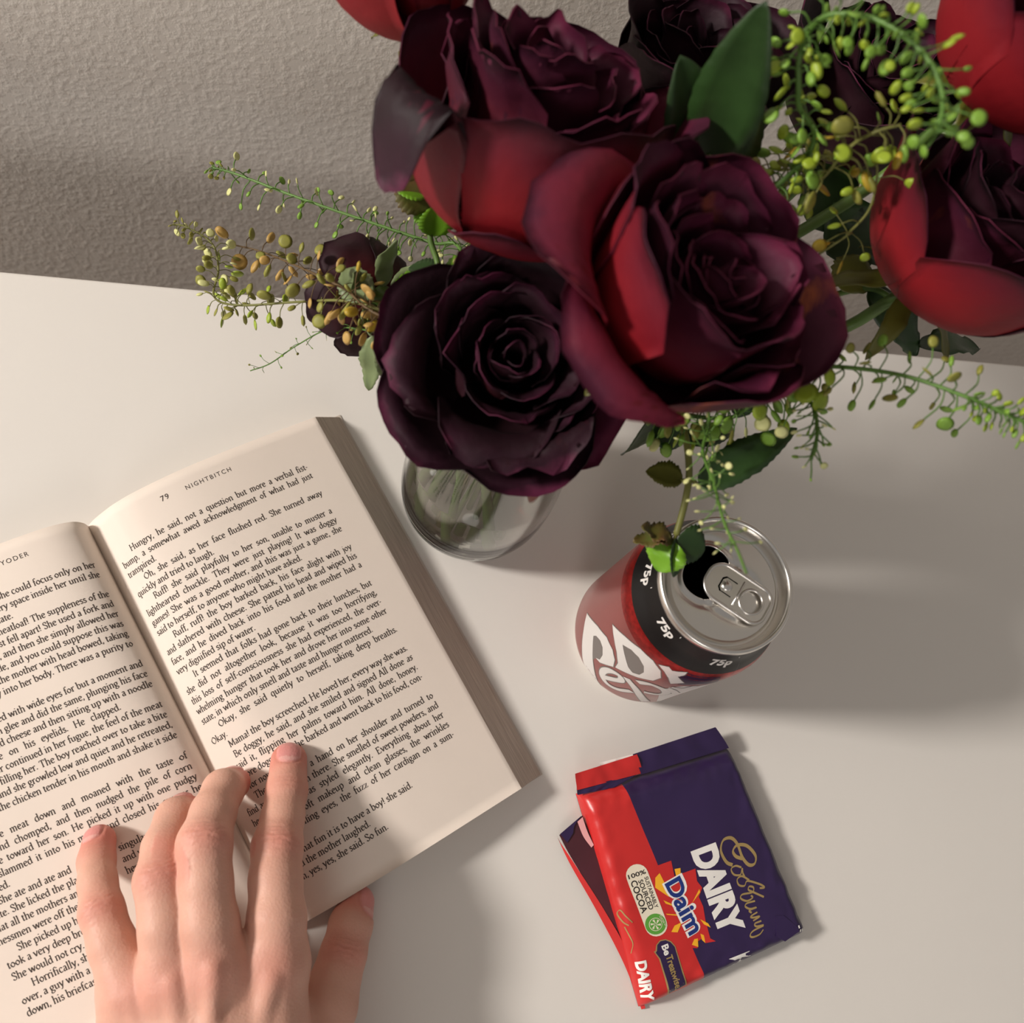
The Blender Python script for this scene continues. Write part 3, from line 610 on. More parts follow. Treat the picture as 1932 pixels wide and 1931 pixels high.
# price flashes on the black band
mb = MB()
def flash(px, py, size=6.2, rot=0):
    a, z = can_hit(px, py); da = (a - A0 + pi) % (2 * pi) - pi; x0 = da * 33.1
    Vt, Ft = font_poly('75p', size, offset=0.22, align='CENTER'); 
    mb.add(lay((Vt, Ft), lambda x, y: wrap(0.09)(x0 + x * 1.15, z + (y - size * .35) * 0.95), 2.0), 0)
    Vt, Ft = font_poly("'", size * .55, offset=0.05); mb.add(lay((Vt, Ft), lambda x, y: wrap(0.09)(x0 + x + size * 1.15, z + y + size * .12), 2.0), 0)
for px, py in ((1256, 1186), (1362, 1250), (1222, 1083), (1258, 1003), (1306, 985)): flash(px, py)
mb.build('price_lettering', [white_m], can)
# ------------------------------------------------------------------ chocolate bar in a folded wrapper
def cpx(x, y, z=9.0): return at(1000 + x / 3.3237, 1350 + y / 3.3237, z)
foil = dict(rough=0.33, spec=0.5)
choc_purple = mat('wrapper_purple', srgb(46, 30, 70), 0.36, bump=0.25, bscale=60, vary=0.05, vscale=40)
choc_red = mat('wrapper_red', srgb(198, 44, 42), 0.34, bump=0.2, bscale=70, vary=0.04, vscale=40)
choc_dark = mat('wrapper_inside', srgb(74, 30, 40), 0.5, vary=0.1, vscale=50)
choc_white = mat('wrapper_white', srgb(236, 232, 226), 0.4)
choc_gold = mat('wrapper_gold', srgb(176, 150, 96), 0.4, metal=0.3)
choc_yellow = mat('wrapper_yellow', srgb(240, 176, 40), 0.4)
choc_blue = mat('wrapper_blue', srgb(28, 50, 120), 0.4)
choc_green = mat('wrapper_green', srgb(92, 160, 60), 0.4)
choc_cream = mat('wrapper_cream', srgb(232, 222, 200), 0.4)
choc_ink = mat('wrapper_ink', srgb(40, 34, 32), 0.5)
choc_pink = mat('wrapper_pink', srgb(232, 170, 170), 0.4)
bar = thing('chocolate_bar', 'opened chocolate bar in purple and red foil wrapper folded over on itself', 'chocolate bar', cpx(1000, 1000, 0))
TOPZ = 9.5
cA, cB, cC, cD = [Vector((*cpx(x, y, 6).xy, 0)) for x, y in ((306, 490), (1262, 205), (1738, 1362), (705, 1842))]
def quad(a, b): return cA * (1 - a) * (1 - b) + cB * a * (1 - b) + cC * a * b + cD * (1 - a) * b
def choc_h(a, b, P):
    e = lambda t, w: min(1.0, max(0.0, t / w))
    prof = lambda t: sqrt(max(0.0, 1 - (1 - t) ** 2))
    h = prof(e(a, 0.07)) * prof(e(1 - a, 0.055)) * prof(e(b, 0.10) * 0.97 + 0.03) * prof(e(1 - b, 0.045))
    wr = mnoise.noise(Vector((P.x * 0.07, P.y * 0.07, 3.1))) * 0.5
    edge = 1 - min(1, min(a, b, 1 - a, 1 - b) / 0.16)
    wr2 = mnoise.noise(Vector((P.x * 0.23, P.y * 0.23, 7.7))) * 1.1 * edge * (1 if 0.002 < min(a, b, 1 - a, 1 - b) else 0)
    return 0.6 + (TOPZ - 0.6) * h + wr * h + wr2 * h
def solve_ab(X, Y):
    a = b = 0.5
    for _ in range(12):
        q = quad(a, b); da = (cB - cA) * (1 - b) + (cC - cD) * b; db = (cD - cA) * (1 - a) + (cC - cB) * a
        det = da.x * db.y - da.y * db.x; rx, ry = X - q.x, Y - q.y
        a += (rx * db.y - ry * db.x) / det; b += (da.x * ry - da.y * rx) / det
    return a, b
def choc_z(X, Y):
    a, b = solve_ab(X, Y); a, b = min(1, max(0, a)), min(1, max(0, b)); return choc_h(a, b, Vector((X, Y, 0)))
na, nb = 64, 72; V, F, M = [], [], []
split = lambda b: 0.265 + 0.095 * b
KS = 18
for i in range(na):
    for j in range(nb):
        b_ = j / (nb - 1); s = split(b_)
        # ends bunch up so that the rounded edges are fine
        b2 = 0.5 - 0.5 * cos(pi * b_) if True else b_
        s = split(b2)
        a = s * (0.5 - 0.5 * cos(pi * i / KS)) if i <= KS else s + (1 - s) * (sin(pi / 2 * (i - KS) / (na - 1 - KS)))
        P = quad(a, b2); V.append((P.x, P.y, choc_h(a, b2, P)))
for i in range(na - 1):
    for j in range(nb - 1):
        k = i * nb + j; F.append((k + 1, k, k + nb, k + nb + 1)); M.append(1 if i < KS else 0)
mesh_obj('wrapper', V, F, [choc_purple, choc_red], bar, True, M)
V2 = [(v[0], v[1], 0.35) for v in V]
rimi = [i * nb for i in range(na)] + [(na - 1) * nb + j for j in range(1, nb)] + [i * nb + nb - 1 for i in range(na - 2, -1, -1)] + [j for j in range(nb - 2, 0, -1)]
mesh_obj('wrapper_underside', [V2[i] for i in rimi], [tuple(range(len(rimi)))], choc_purple, bar, False)
# crimped end fin standing proud at the head
def fin(P0, P1, Q0, Q1, m, name, z0, z1, k=30):
    Vf, Ff = [], []
    for i in range(k + 1):
        t = i / k
        for s in range(5):
            u = s / 4; p = Vector(P0).lerp(Vector(P1), t).lerp(Vector(Q0).lerp(Vector(Q1), t), u)
            z = z0 + (z1 - z0) * u + 0.5 * sin(u * 9 * pi) * 0.5 + 0.9 * mnoise.noise(Vector((t * 6, u * 2, z0)))
            Vf.append((p.x, p.y, z))
    n = len(Vf); Vf += [(x, y, z - 0.35) for x, y, z in Vf]; Ff = grid_faces(k + 1, 5) + grid_faces(k + 1, 5, flip=True, off=n)
    Vq = Vf
    return mesh_obj(name, Vq, Ff, m, bar, True)
c2 = lambda x, y, z=8: tuple(cpx(x, y, z))
fin(c2(278, 368), c2(665, 246), c2(298, 470), c2(712, 362), choc_red, 'end_seal', 9.5, 7.4)
fin(c2(640, 246), c2(1158, 76), c2(700, 372), c2(1250, 205), choc_purple, 'end_seal', 9.2, 7.6)
fin(c2(296, 462), c2(690, 362), c2(305, 500), c2(540, 452), choc_purple, 'end_seal', 7.3, 6.6, 20)
fin(c2(425, 300, 5), c2(640, 246, 5), c2(440, 335, 5), c2(640, 262, 5), choc_white, 'torn_edge', 7.2, 7.4, 12)
# loose flap of wrapper lying under the bar on one side
def sheet(pts, z, m, name, th=0.3):
    VF = outline_solid([tuple(cpx(x, y, z).xy) for x, y in pts], [], z - th, z); return mesh_obj(name, VF[0], VF[1], m, bar, False)
def slope_sheet(A, B, m, name, n=16):        # strip between two traced edges A and B (lists of (x, y, z))
    Vf = []
    ra, rb = catmull([cpx(*p) for p in A], n), catmull([cpx(*p) for p in B], n)
    for p, q in zip(ra, rb):
        for s in range(4):
            r = p.lerp(q, s / 3); Vf.append(tuple(r))
    k = len(ra); nn = len(Vf); Vf += [(x, y, z - 0.3) for x, y, z in Vf]
    return mesh_obj(name, Vf, grid_faces(k, 4) + grid_faces(k, 4, flip=True, off=nn), m, bar, True)
slope_sheet([(166, 752, 2.2), (250, 930, 2.4), (420, 1230, 2.2), (590, 1560, 1.8), (700, 1846, 0.8)], [(184, 790, 3.0), (300, 965, 3.4), (470, 1230, 3.4), (612, 1490, 3.6), (724, 1838, 1.6)], choc_red, 'flap_edge')
slope_sheet([(184, 752, 3.0), (240, 860, 3.2), (330, 1010, 3.2), (470, 1235, 3.2), (615, 1500, 3.2)], [(330, 628, 3.4), (400, 800, 3.4), (520, 1060, 3.4), (600, 1240, 3.4), (680, 1560, 3.2)], choc_dark, 'flap_inside')
slope_sheet([(190, 745, 3.6), (212, 772, 3.6), (234, 800, 3.6)], [(322, 632, 3.9), (280, 690, 3.9), (270, 740, 3.9)], choc_purple, 'flap_corner')
slope_sheet([(298, 668, 4.0), (335, 760, 4.0), (385, 830, 4.0)], [(330, 640, 4.2), (360, 730, 4.2), (400, 815, 4.2)], choc_pink, 'flap_corner')
# corner of torn foil printed with small marks at the far end
sheet([(1540, 1260), (1590, 1255), (1680, 1330), (1690, 1355), (1600, 1420), (1545, 1390)], 9.9, choc_purple, 'fold')
# print -------------------------------------------------------------
def lay_bar(polyVF, base, dirx, size, m, h, mbuild, idx, step=3.0):
    bx, by = base
    def fn(x, y):
        X = bx.x + dirx.x * x - dirx.y * y; Y = bx.y + dirx.y * x + dirx.x * y
        return (X, Y, choc_z(X, Y) + h)
    mbuild.add(lay(polyVF, fn, step), idx)
def wtrace(P): return [tuple(cpx(x, y, 9.5).xy) for x, y in P]
def flat(h): return lambda X, Y: (X, Y, choc_z(X, Y) + h)
prt = MB(); PM = [choc_white, choc_gold, choc_red, choc_yellow, choc_blue, choc_cream, choc_ink, choc_green, choc_purple]
def poly(P, h, idx, step=3.0): prt.add(lay(filled([wtrace(P)]), flat(h), step), idx)
def poly_fine(P, h, idx): poly(P, h, idx, 0.9)
def line_text(body, p0, p1, idx, h, fill=1.0, offset=0.0, cap=None, step=3.0):
    """text whose baseline runs from traced p0 to p1; cap = traced distance of the cap line"""
    a, c = cpx(*p0, 9.5), cpx(*p1, 9.5); d = (c - a); Ln = d.length; d = d.normalized(); nrm = Vector((-d.y, d.x, 0))
    VF = font_poly(body, 10, offset=offset); w = max(v[0] for v in VF[0]) - min(v[0] for v in VF[0]); x0 = min(v[0] for v in VF[0])
    hh = 7.3; sx = Ln / w; sy = (cap / 3.3237 / 4.15 / hh) if cap else sx
    prt.add(lay(([((v[0] - x0) * sx, v[1] * sy, 0) for v in VF[0]], VF[1]), lambda x, y: flat(h)(a.x + d.x * x + nrm.x * y, a.y + d.y * x + nrm.y * y), step), idx)
H1, H2, H3, H4 = 0.14, 0.2, 0.26, 0.32
# burst
poly([(785, 948), (884, 912), (905, 1010), (1036, 962), (1046, 1040), (1078, 1082), (1058, 1140), (1085, 1200), (1100, 1290), (1130, 1400), (1165, 1418), (1100, 1430), (1080, 1400), (1052, 1420), (1052, 1462), (1010, 1460), (940, 1330), (880, 1160), (820, 1020)], H1, 2)
for P in ([(905, 965), (942, 958), (944, 1000), (915, 1008)], [(785, 1020), (812, 990), (848, 1062), (870, 1140), (785, 1082)], [(835, 1160), (880, 1180), (905, 1200), (850, 1182)], [(885, 1360), (905, 1320), (950, 1298), (925, 1362)],
          [(1015, 1180), (1060, 1090), (1066, 1110), (1030, 1160)], [(1066, 1280), (1115, 1305), (1132, 1332), (1090, 1312)], [(1030, 1405), (1052, 1400), (1056, 1455), (1015, 1440)], [(1068, 1370), (1090, 1380), (1100, 1430), (1078, 1410)], [(850, 1245), (925, 1250), (925, 1258), (860, 1252)]):
    poly(P, H2, 3)
line_text('DAIRY', (1016, 852), (1205, 1395), 0, H1, offset=0.55, cap=165)
poly([(1248, 1530), (1376, 1478), (1392, 1512), (1330, 1520), (1358, 1545), (1290, 1572)], H1, 0)
line_text('Daim', (838, 1052), (1000, 1392), 0, H2 + .02, offset=0.75, cap=128)
line_text('Daim', (845, 1058), (1002, 1385), 4, H3 + .05, offset=0.28, cap=112)
line_text('DAIRY', (668, 1552), (722, 1806), 0, H1 + .1, offset=0.45, cap=62, step=0.8)
# cocoa badge
def capsule(p0, p1, r, n=10):
    a, c = Vector((*p0, 0)), Vector((*p1, 0)); d = (c - a).normalized(); P = []
    t0 = math.atan2(d.y, d.x)
    for k in range(n + 1): t = t0 + pi / 2 + pi * k / n; P.append((a.x + r * cos(t), a.y + r * sin(t)))
    for k in range(n + 1): t = t0 - pi / 2 + pi * k / n; P.append((c.x + r * cos(t), c.y + r * sin(t)))
    return P
poly(capsule((672, 1004), (790, 1318), 70), H1, 5)
circ = lambda c, r, n=26: [(c[0] + r * cos(t), c[1] + r * sin(t)) for t in np.linspace(0, 2 * pi, n, endpoint=False)]
poly(circ((786, 1310), 66), H2, 7); poly(circ((786, 1312), 42), H3, 5); poly(circ((786, 1312), 38), H4, 7)
for k in range(6):
    t = k * pi / 3; poly([(786 + 4 * cos(t + 1.57), 1312 + 4 * sin(t + 1.57)), (786 + 32 * cos(t - .22), 1312 + 32 * sin(t - .22)), (786 + 34 * cos(t + .22), 1312 + 34 * sin(t + .22))], H4 + .05, 5)
line_text('100%', (622, 1018), (722, 985), 6, H2, offset=0.1, cap=26) if False else None
line_text('SUSTAINABLY', (716, 1018), (782, 1212), 6, H2, offset=0.15, cap=26)
line_text('SOURCED', (678, 1040), (748, 1224), 6, H2, offset=0.2, cap=32)
line_text('COCOA', (630, 1046), (702, 1246), 6, H2, offset=0.2, cap=42)
line_text('100%', (620, 1030), (728, 992), 6, H2, offset=0.2, cap=26)
line_text('COCOA LIFE', (808, 1262), (852, 1330), 5, H3, offset=0.15, cap=13)
# speech badge
poly_fine([(792, 1440), (815, 1412), (850, 1405), (885, 1418), (912, 1450), (985, 1690), (872, 1762), (808, 1530), (775, 1482), (786, 1480)], H1, 1)
poly_fine([(798, 1442), (818, 1418), (850, 1412), (880, 1424), (906, 1452), (976, 1692), (880, 1752), (816, 1528), (788, 1490), (796, 1478)], H2, 8)
line_text('Be', (824, 1448), (845, 1510), 0, H3, offset=0.3, cap=44)
line_text('Treatwise.', (850, 1512), (914, 1728), 1, H3 + .1, offset=0.25, cap=44, step=0.8)
# script signature in gold: pen strokes
def script(P, w, idx=1, h=H1):
    Q = wtrace(P); prt.add(lay(ribbon(Q, w, w * 0.45, 60, smooth=6), flat(h), 0), idx)
script([(1330, 900), (1290, 885), (1272, 850), (1300, 815), (1360, 820), (1412, 880), (1408, 930), (1370, 938), (1330, 890), (1300, 810), (1260, 770), (1210, 785), (1195, 850), (1230, 920), (1270, 940)], 0.8)
script([(1325, 955), (1290, 945), (1262, 965), (1280, 1000), (1320, 1000), (1330, 960), (1335, 990), (1345, 1010)], 0.46)
script([(1375, 1035), (1330, 1010), (1300, 1030), (1310, 1065), (1345, 1070), (1365, 1040), (1440, 1060), (1470, 1080), (1440, 1085)], 0.46)
script([(1465, 1140), (1400, 1110), (1370, 1095), (1375, 1075), (1400, 1080), (1395, 1110), (1330, 1125), (1322, 1150), (1360, 1165), (1395, 1145), (1385, 1130)], 0.46)
script([(1410, 1165), (1360, 1180), (1350, 1200), (1380, 1215), (1420, 1205), (1375, 1225), (1390, 1240)], 0.46)
script([(1425, 1235), (1385, 1262), (1400, 1270), (1440, 1262), (1400, 1290)], 0.46)
script([(1450, 1290), (1410, 1308), (1420, 1325), (1465, 1318), (1400, 1352), (1380, 1380), (1395, 1392), (1440, 1375), (1462, 1345)], 0.46)
script([(640, 1300), (600, 1260), (570, 1225), (560, 1250), (590, 1300), (620, 1320)], 0.28, 1)
script([(600, 1330), (630, 1390), (650, 1440), (645, 1500)], 0.25, 1)
for k, (x, y) in enumerate(((1676, 1320), (1690, 1345), (1704, 1340), (1718, 1352), (1730, 1356))): poly([(x, y), (x + 9, y - 4), (x + 14, y + 14), (x + 6, y + 18)], 0.5, 0)
prt.build('printed_lettering', PM, bar)
# ------------------------------------------------------------------ glass vase with water
VC = at(893, 930, 10); VX, VY = VC.x, VC.y
vase = thing('glass_vase', 'clear glass vase with thick rounded base holding the roses', 'vase', (VX, VY, 0))
glass_m = bpy.data.materials.new('clear_glass'); N, L = nodes_of(glass_m); b = N['Principled BSDF']
setin(b, 'Base Color', (0.97, 0.985, 0.97, 1)); setin(b, 'Roughness', 0.0); setin(b, 'IOR', 1.47); setin(b, 'Transmission Weight', 1.0)
outer = [(0.01, 0.2), (16, 0.2), (25, 0.5), (30, 2.5), (33.5, 7), (35.4, 14), (36.2, 24), (36.0, 40), (34.6, 58), (32.0, 78), (29.5, 98), (28.6, 114), (29.6, 128), (31.0, 134)]
inner = [(29.2, 134), (27.6, 128), (26.6, 114), (27.5, 98), (30.0, 78), (32.6, 58), (34.0, 40), (34.0, 26), (32.4, 18), (28, 13.0), (20, 10.6), (0.01, 10.0)]
pr = [(p.x, p.y) for p in catmull([(a, b_, 0) for a, b_ in outer], 3)] + [(p.x, p.y) for p in catmull([(a, b_, 0) for a, b_ in inner], 3)]
V, F = lathe(pr, 96, (VX, VY)); mesh_obj('vessel', V, F, glass_m, vase, True)
water_m = bpy.data.materials.new('water'); N, L = nodes_of(water_m); b = N['Principled BSDF']
setin(b, 'Base Color', (0.93, 0.94, 0.86, 1)); setin(b, 'Roughness', 0.0); setin(b, 'IOR', 1.33); setin(b, 'Transmission Weight', 1.0)
wp = [(0.01, 10.15), (20, 10.8), (27.9, 13.2), (32.25, 18.2), (33.85, 26), (33.85, 40), (32.5, 57.5), (32.3, 60), (0.01, 59.5)]
V, F = lathe(wp, 64, (VX, VY)); mesh_obj('water', V, F, water_m, vase, True)
# ------------------------------------------------------------------ hand holding the pages down (one continuous skin)
def J(px, py, z, r): p = at(px, py, z); return (np.array((p.x, p.y, p.z)), r)
FING = {
 'index':  [J(518, 1815, 45, 12.4), J(522, 1735, 47, 10.8), J(520, 1660, 44, 9.9), J(523, 1598, 40, 9.7), J(533, 1545, 34, 8.4), J(541, 1492, 28.5, 8.2), J(545, 1436, 22.5, 7.5)],
 'middle': [J(405, 1830, 50, 12.6), J(394, 1745, 53, 10.6), J(388, 1665, 53, 9.6), J(386, 1592, 51, 10.0), J(402, 1535, 42, 8.6), J(421, 1492, 32, 8.1), J(440, 1478, 19, 7.0)],
 'ring':   [J(325, 1850, 47, 12.2), J(313, 1752, 50, 9.5), J(303, 1662, 48, 9.5), J(311, 1600, 40, 8.4), J(331, 1545, 30, 7.8), J(346, 1528, 20, 6.8)],
 'pinky':  [J(250, 1868, 41, 11.4), J(213, 1786, 39, 8.5), J(192, 1720, 36, 8.0), J(184, 1665, 29, 7.0), J(182, 1625, 22, 6.9), J(187, 1588, 16.5, 6.5)],
 'thumb':  [J(560, 2040, 30, 14.5), J(618, 1900, 22, 11.5), J(648, 1800, 16.5, 9.2), J(662, 1745, 13, 8.8), J(674, 1704, 10, 7.2)],
}
PALM = [
 [J(515, 1825, 43, 13.0), J(505, 1950, 42, 14.5), J(470, 2120, 40, 16), J(440, 2300, 38, 18)],
 [J(405, 1835, 45, 13.5), J(410, 1960, 44, 16), J(405, 2120, 41, 17), J(400, 2300, 38, 18)],
 [J(325, 1855, 42, 13.0), J(330, 1970, 40, 15.5), J(350, 2120, 38, 17), J(365, 2300, 37, 18)],
 [J(250, 1880, 36, 12.2), J(258, 1980, 34, 14.5), J(295, 2120, 34, 16), J(330, 2300, 36, 18)],
 [J(560, 2040, 30, 15), J(500, 2120, 34, 16), J(450, 2300, 36, 18)],
 [J(505, 1900, 33, 11), J(400, 1940, 32, 12), J(280, 1960, 30, 11)],
 [J(500, 2050, 32, 14), J(300, 2080, 32, 13)],
 [J(385, 2280, 38, 24), J(372, 2560, 46, 30), J(350, 2900, 60, 36)],
]
TEND = [[J(512, 1850, 55.5, 2.6), J(478, 1990, 54, 2.2), J(452, 2120, 53, 2)], [J(402, 1830, 61, 2.6), J(398, 1960, 57.5, 2.4), J(404, 2120, 55, 2)], [J(326, 1855, 57, 2.6), J(340, 1980, 54, 2.2), J(360, 2120, 53, 2)], [J(254, 1880, 49.5, 2.4), J(275, 2000, 48, 2)]]
def rcone(P, a, b):
    (pa, ra), (pb, rb) = a, b; ba = pb - pa; l2 = ba @ ba
    t = np.clip(((P - pa) @ ba) / l2, 0, 1); return np.linalg.norm(P - pa - t[..., None] * ba, axis=-1) - (ra + (rb - ra) * t)
def smin(a, b, k):
    h = np.clip(0.5 + 0.5 * (b - a) / k, 0, 1); return b + (a - b) * h - k * h * (1 - h)
def chain_d(P, ch, k=2.0):
    d = rcone(P, ch[0], ch[1])
    for a, b in zip(ch[1:-1], ch[2:]): d = smin(d, rcone(P, a, b), k)
    return d
def hand_d(P):
    palm = None
    for ch in PALM:
        d = chain_d(P, ch, 4.0); palm = d if palm is None else smin(palm, d, 9.0)
    fi = None
    for nm, ch in FING.items():
        d = chain_d(P, ch, 2.2); fi = d if fi is None else smin(fi, d, 0.9)
    d = smin(palm, fi, 5.0)
    for ch in TEND: d = smin(d, chain_d(P, ch, 1.0), 3.4)
    return d
allj = [j for ch in list(FING.values()) + PALM for j in ch]
lo = np.min([p - r for p, r in allj], axis=0) - 4; hi = np.max([p + r for p, r in allj], axis=0) + 4
HS = 0.75
def surface_net(fn, lo, hi, h):
    n = np.ceil((hi - lo) / h).astype(int) + 1; ax = [lo[i] + h * np.arange(n[i]) for i in range(3)]
    # coarse pass finds the blocks the skin runs through
    B = 8; f = np.full(n, 50.0, dtype=np.float32)
    nb = -(-n // B); c = np.stack(np.meshgrid(*[lo[i] + h * (np.arange(nb[i]) * B + (B - 1) / 2) for i in range(3)], indexing='ij'), -1)
    dc = fn(c.reshape(-1, 3)).reshape(nb); rad = h * B * 0.87 + 6
    for idx in np.argwhere(np.abs(dc) >= rad):
        sl = tuple(slice(i * B, min((i + 1) * B, n[k])) for k, i in enumerate(idx)); f[sl] = dc[tuple(idx)]
    todo = np.argwhere(np.abs(dc) < rad); chunks = []
    for q0 in range(0, len(todo), 400):
        T = todo[q0:q0 + 400]; o = np.stack(np.meshgrid(*[np.arange(B)] * 3, indexing='ij'), -1).reshape(-1, 3)
        I = (T[:, None, :] * B + o[None]).reshape(-1, 3); I = I[(I < n).all(1)]
        f[I[:, 0], I[:, 1], I[:, 2]] = fn(lo + h * I)
    s = f < 0; n1 = n - 1
    cnt = np.zeros(n1, dtype=np.int8); acc = np.zeros((*n1, 3), dtype=np.float32)
    cor = [(i, j, k) for i in (0, 1) for j in (0, 1) for k in (0, 1)]
    view = lambda A, c: A[c[0]:c[0] + n1[0], c[1]:c[1] + n1[1], c[2]:c[2] + n1[2]]
    for a in cor:
        for b in cor:
            if a < b and sum(abs(x - y) for x, y in zip(a, b)) == 1:
                fa, fb = view(f, a), view(f, b); m = view(s, a) != view(s, b)
                t = np.where(m, fa / np.where(m, fa - fb, 1), 0)
                cnt += m
                for k in range(3): acc[..., k] += np.where(m, a[k] + t * (b[k] - a[k]), 0)
    cells = np.argwhere(cnt > 0); vid = -np.ones(n1, dtype=np.int64); vid[tuple(cells.T)] = np.arange(len(cells))
    V = lo + h * (cells + acc[tuple(cells.T)] / cnt[tuple(cells.T)][:, None]); F = []
    for k in range(3):
        u, v = (k + 1) % 3, (k + 2) % 3
        a = [slice(None)] * 3; b = [slice(None)] * 3; a[k] = slice(0, n[k] - 1); b[k] = slice(1, n[k])
        E = np.argwhere(s[tuple(a)] != s[tuple(b)]); E = E[(E[:, u] > 0) & (E[:, v] > 0) & (E[:, u] < n1[u]) & (E[:, v] < n1[v])]
        du, dv = np.eye(3, dtype=int)[u], np.eye(3, dtype=int)[v]
        q = np.stack([vid[tuple((E - du - dv).T)], vid[tuple((E - dv).T)], vid[tuple(E.T)], vid[tuple((E - du).T)]], 1)
        ins = s[tuple(E.T)]; q[~ins] = q[~ins][:, ::-1]; F.append(q)
    return V, np.concatenate(F)
HV, HF = surface_net(hand_d, lo, hi, HS)
def grad(P, e=0.25):
    g = np.stack([hand_d(P + e * d) - hand_d(P - e * d) for d in np.eye(3)], -1); return g / np.maximum(1e-9, np.linalg.norm(g, axis=1, keepdims=True))
for _ in range(2):
    g = grad(HV); HV = HV - g * hand_d(HV)[:, None] * 0.9
HN = grad(HV, 0.6)
red = np.zeros(len(HV)); nail = np.zeros(len(HV)); disp = np.zeros(len(HV)); lun = np.zeros(len(HV))
def unit(v): return v / np.linalg.norm(v)
def frame(tip, prev, nrm):
    d = unit(tip - prev); n_ = unit(nrm - d * (nrm @ d)); return d, n_, np.cross(d, n_)
UPZ = np.array((0, 0, 1.0))
tips = {'index': (UPZ, 1.0, 5.4, 5.2), 'middle': (np.array((-.25, .55, .6)), 1.0, 5.0, 5.0), 'ring': (np.array((-.3, .6, .6)), 1.0, 4.8, 4.8), 'pinky': (np.array((-.45, .1, 1.0)), 1.0, 4.4, 4.4), 'thumb': (np.array((.85, .3, .35)), 1.0, 6.0, 5.6)}
for nm, (nrm, _, hl, hw) in tips.items():
    ch = FING[nm]; tip, r = ch[-1]; prev = ch[-2][0]; d, n_, c = frame(tip, prev, nrm)
    Q = HV - (tip + d * (r * 0.12)); a, b_, hgt = Q @ d, Q @ c, Q @ n_
    sh = (np.abs(a / hl) ** 2.6 + np.abs(b_ / hw) ** 2.6) ** (1 / 2.6)
    up = (HN @ n_) > 0.05
    on = up & (np.abs(a) < 12) & (hgt > 0) & (np.linalg.norm(Q, axis=1) < r + 6)
    nail = np.maximum(nail, np.where(on, np.clip((1.04 - sh) / 0.10, 0, 1), 0))
    disp += np.where(on, -0.55 * np.exp(-((sh - 1.06) / 0.09) ** 2) * (a < hl * 0.75), 0)
    lun = np.maximum(lun, np.where(on & (a < -hl * 0.55), 1.0, 0) * np.clip((1.0 - sh) / 0.15, 0, 1))
    red += 0.75 * np.exp(-(np.maximum(0, np.linalg.norm(HV - tip, axis=1) - r) / 4.0) ** 2 - (np.clip(-(HV - tip) @ d, 0, 99) / 12) ** 2)
for nm, ji in (('index', 3), ('middle', 3), ('ring', 2), ('pinky', 2), ('thumb', 2)):
    ch = FING[nm]; p, r = ch[ji]; d = unit(ch[ji + 1][0] - ch[ji - 1][0]); Q = HV - p; a = Q @ d; up = HN[:, 2]
    lat = np.cross(d, UPZ); b_ = Q @ lat; near = (np.linalg.norm(Q, axis=1) < r * 1.9)
    red += np.where(near, 0.55 * np.exp(-(a / 7) ** 2) * np.clip(up, 0, 1), 0)
    disp += np.where(near, 0.35 * np.exp(-(a / 5) ** 2) * np.clip(up, 0, 1), 0)
    for k, off in enumerate((-4.2, -2.6, -1.0, 0.8, 2.6, 4.2)):
        cv = a - off - 0.03 * b_ * b_ * (1 if off > 0 else -1) + 0.25 * np.sin(b_ * 1.3 + k)
        disp += np.where(near & (up > 0.2), -(0.55 if abs(off) < 2 else 0.32) * np.exp(-(cv / 0.5) ** 2) * np.exp(-(b_ / (r * .62)) ** 2), 0)
    # finger end joint creases
for nm in ('index', 'pinky'):
    ch = FING[nm]; p, r = ch[-2]; d = unit(ch[-1][0] - ch[-3][0]); Q = HV - p; a = Q @ d; b_ = Q @ np.cross(d, UPZ); near = np.linalg.norm(Q, axis=1) < r * 1.8
    red += np.where(near, 0.35 * np.exp(-(a / 6) ** 2), 0)
    for off in (-1.6, 0.2, 1.9): disp += np.where(near & (HN[:, 2] > 0.2), -0.3 * np.exp(-((a - off) / 0.5) ** 2) * np.exp(-(b_ / (r * .6)) ** 2), 0)
for nm in ('index', 'middle', 'ring', 'pinky'):
    p, r = FING[nm][0]; Q = HV - p; red += 0.35 * np.exp(-(np.linalg.norm(Q[:, :2], axis=1) / 9) ** 2)
HV = HV + HN * disp[:, None]
skin_m = bpy.data.materials.new('skin'); N, L = nodes_of(skin_m); b = N['Principled BSDF']
def attr_node(nm): a = N.new('ShaderNodeAttribute'); a.attribute_name = nm; return a.outputs['Fac']
def mixc(f, c1, c2):
    m = N.new('ShaderNodeMix'); m.data_type = 'RGBA'
    for s_, v in ((0, f), (6, c1), (7, c2)):
        if hasattr(v, 'is_linked'): L.new(v, m.inputs[s_])
        else: m.inputs[s_].default_value = v
    return m.outputs[2]
tc = N.new('ShaderNodeTexCoord'); nz = N.new('ShaderNodeTexNoise'); nz.inputs['Scale'].default_value = 90; nz.inputs['Detail'].default_value = 5
L.new(tc.outputs['Object'], nz.inputs['Vector'])
base = mixc(nz.outputs['Fac'], srgb(202, 150, 131), srgb(224, 178, 158))
base = mixc(attr_node('redness'), base, srgb(208, 124, 110))
base = mixc(attr_node('nail'), base, srgb(216, 146, 140)); base = mixc(attr_node('lunula'), base, srgb(232, 192, 182))
L.new(base, b.inputs['Base Color'])
rr_ = N.new('ShaderNodeMapRange'); L.new(attr_node('nail'), rr_.inputs[0]); rr_.inputs[3].default_value = 0.52; rr_.inputs[4].default_value = 0.28; L.new(rr_.outputs[0], b.inputs['Roughness'])
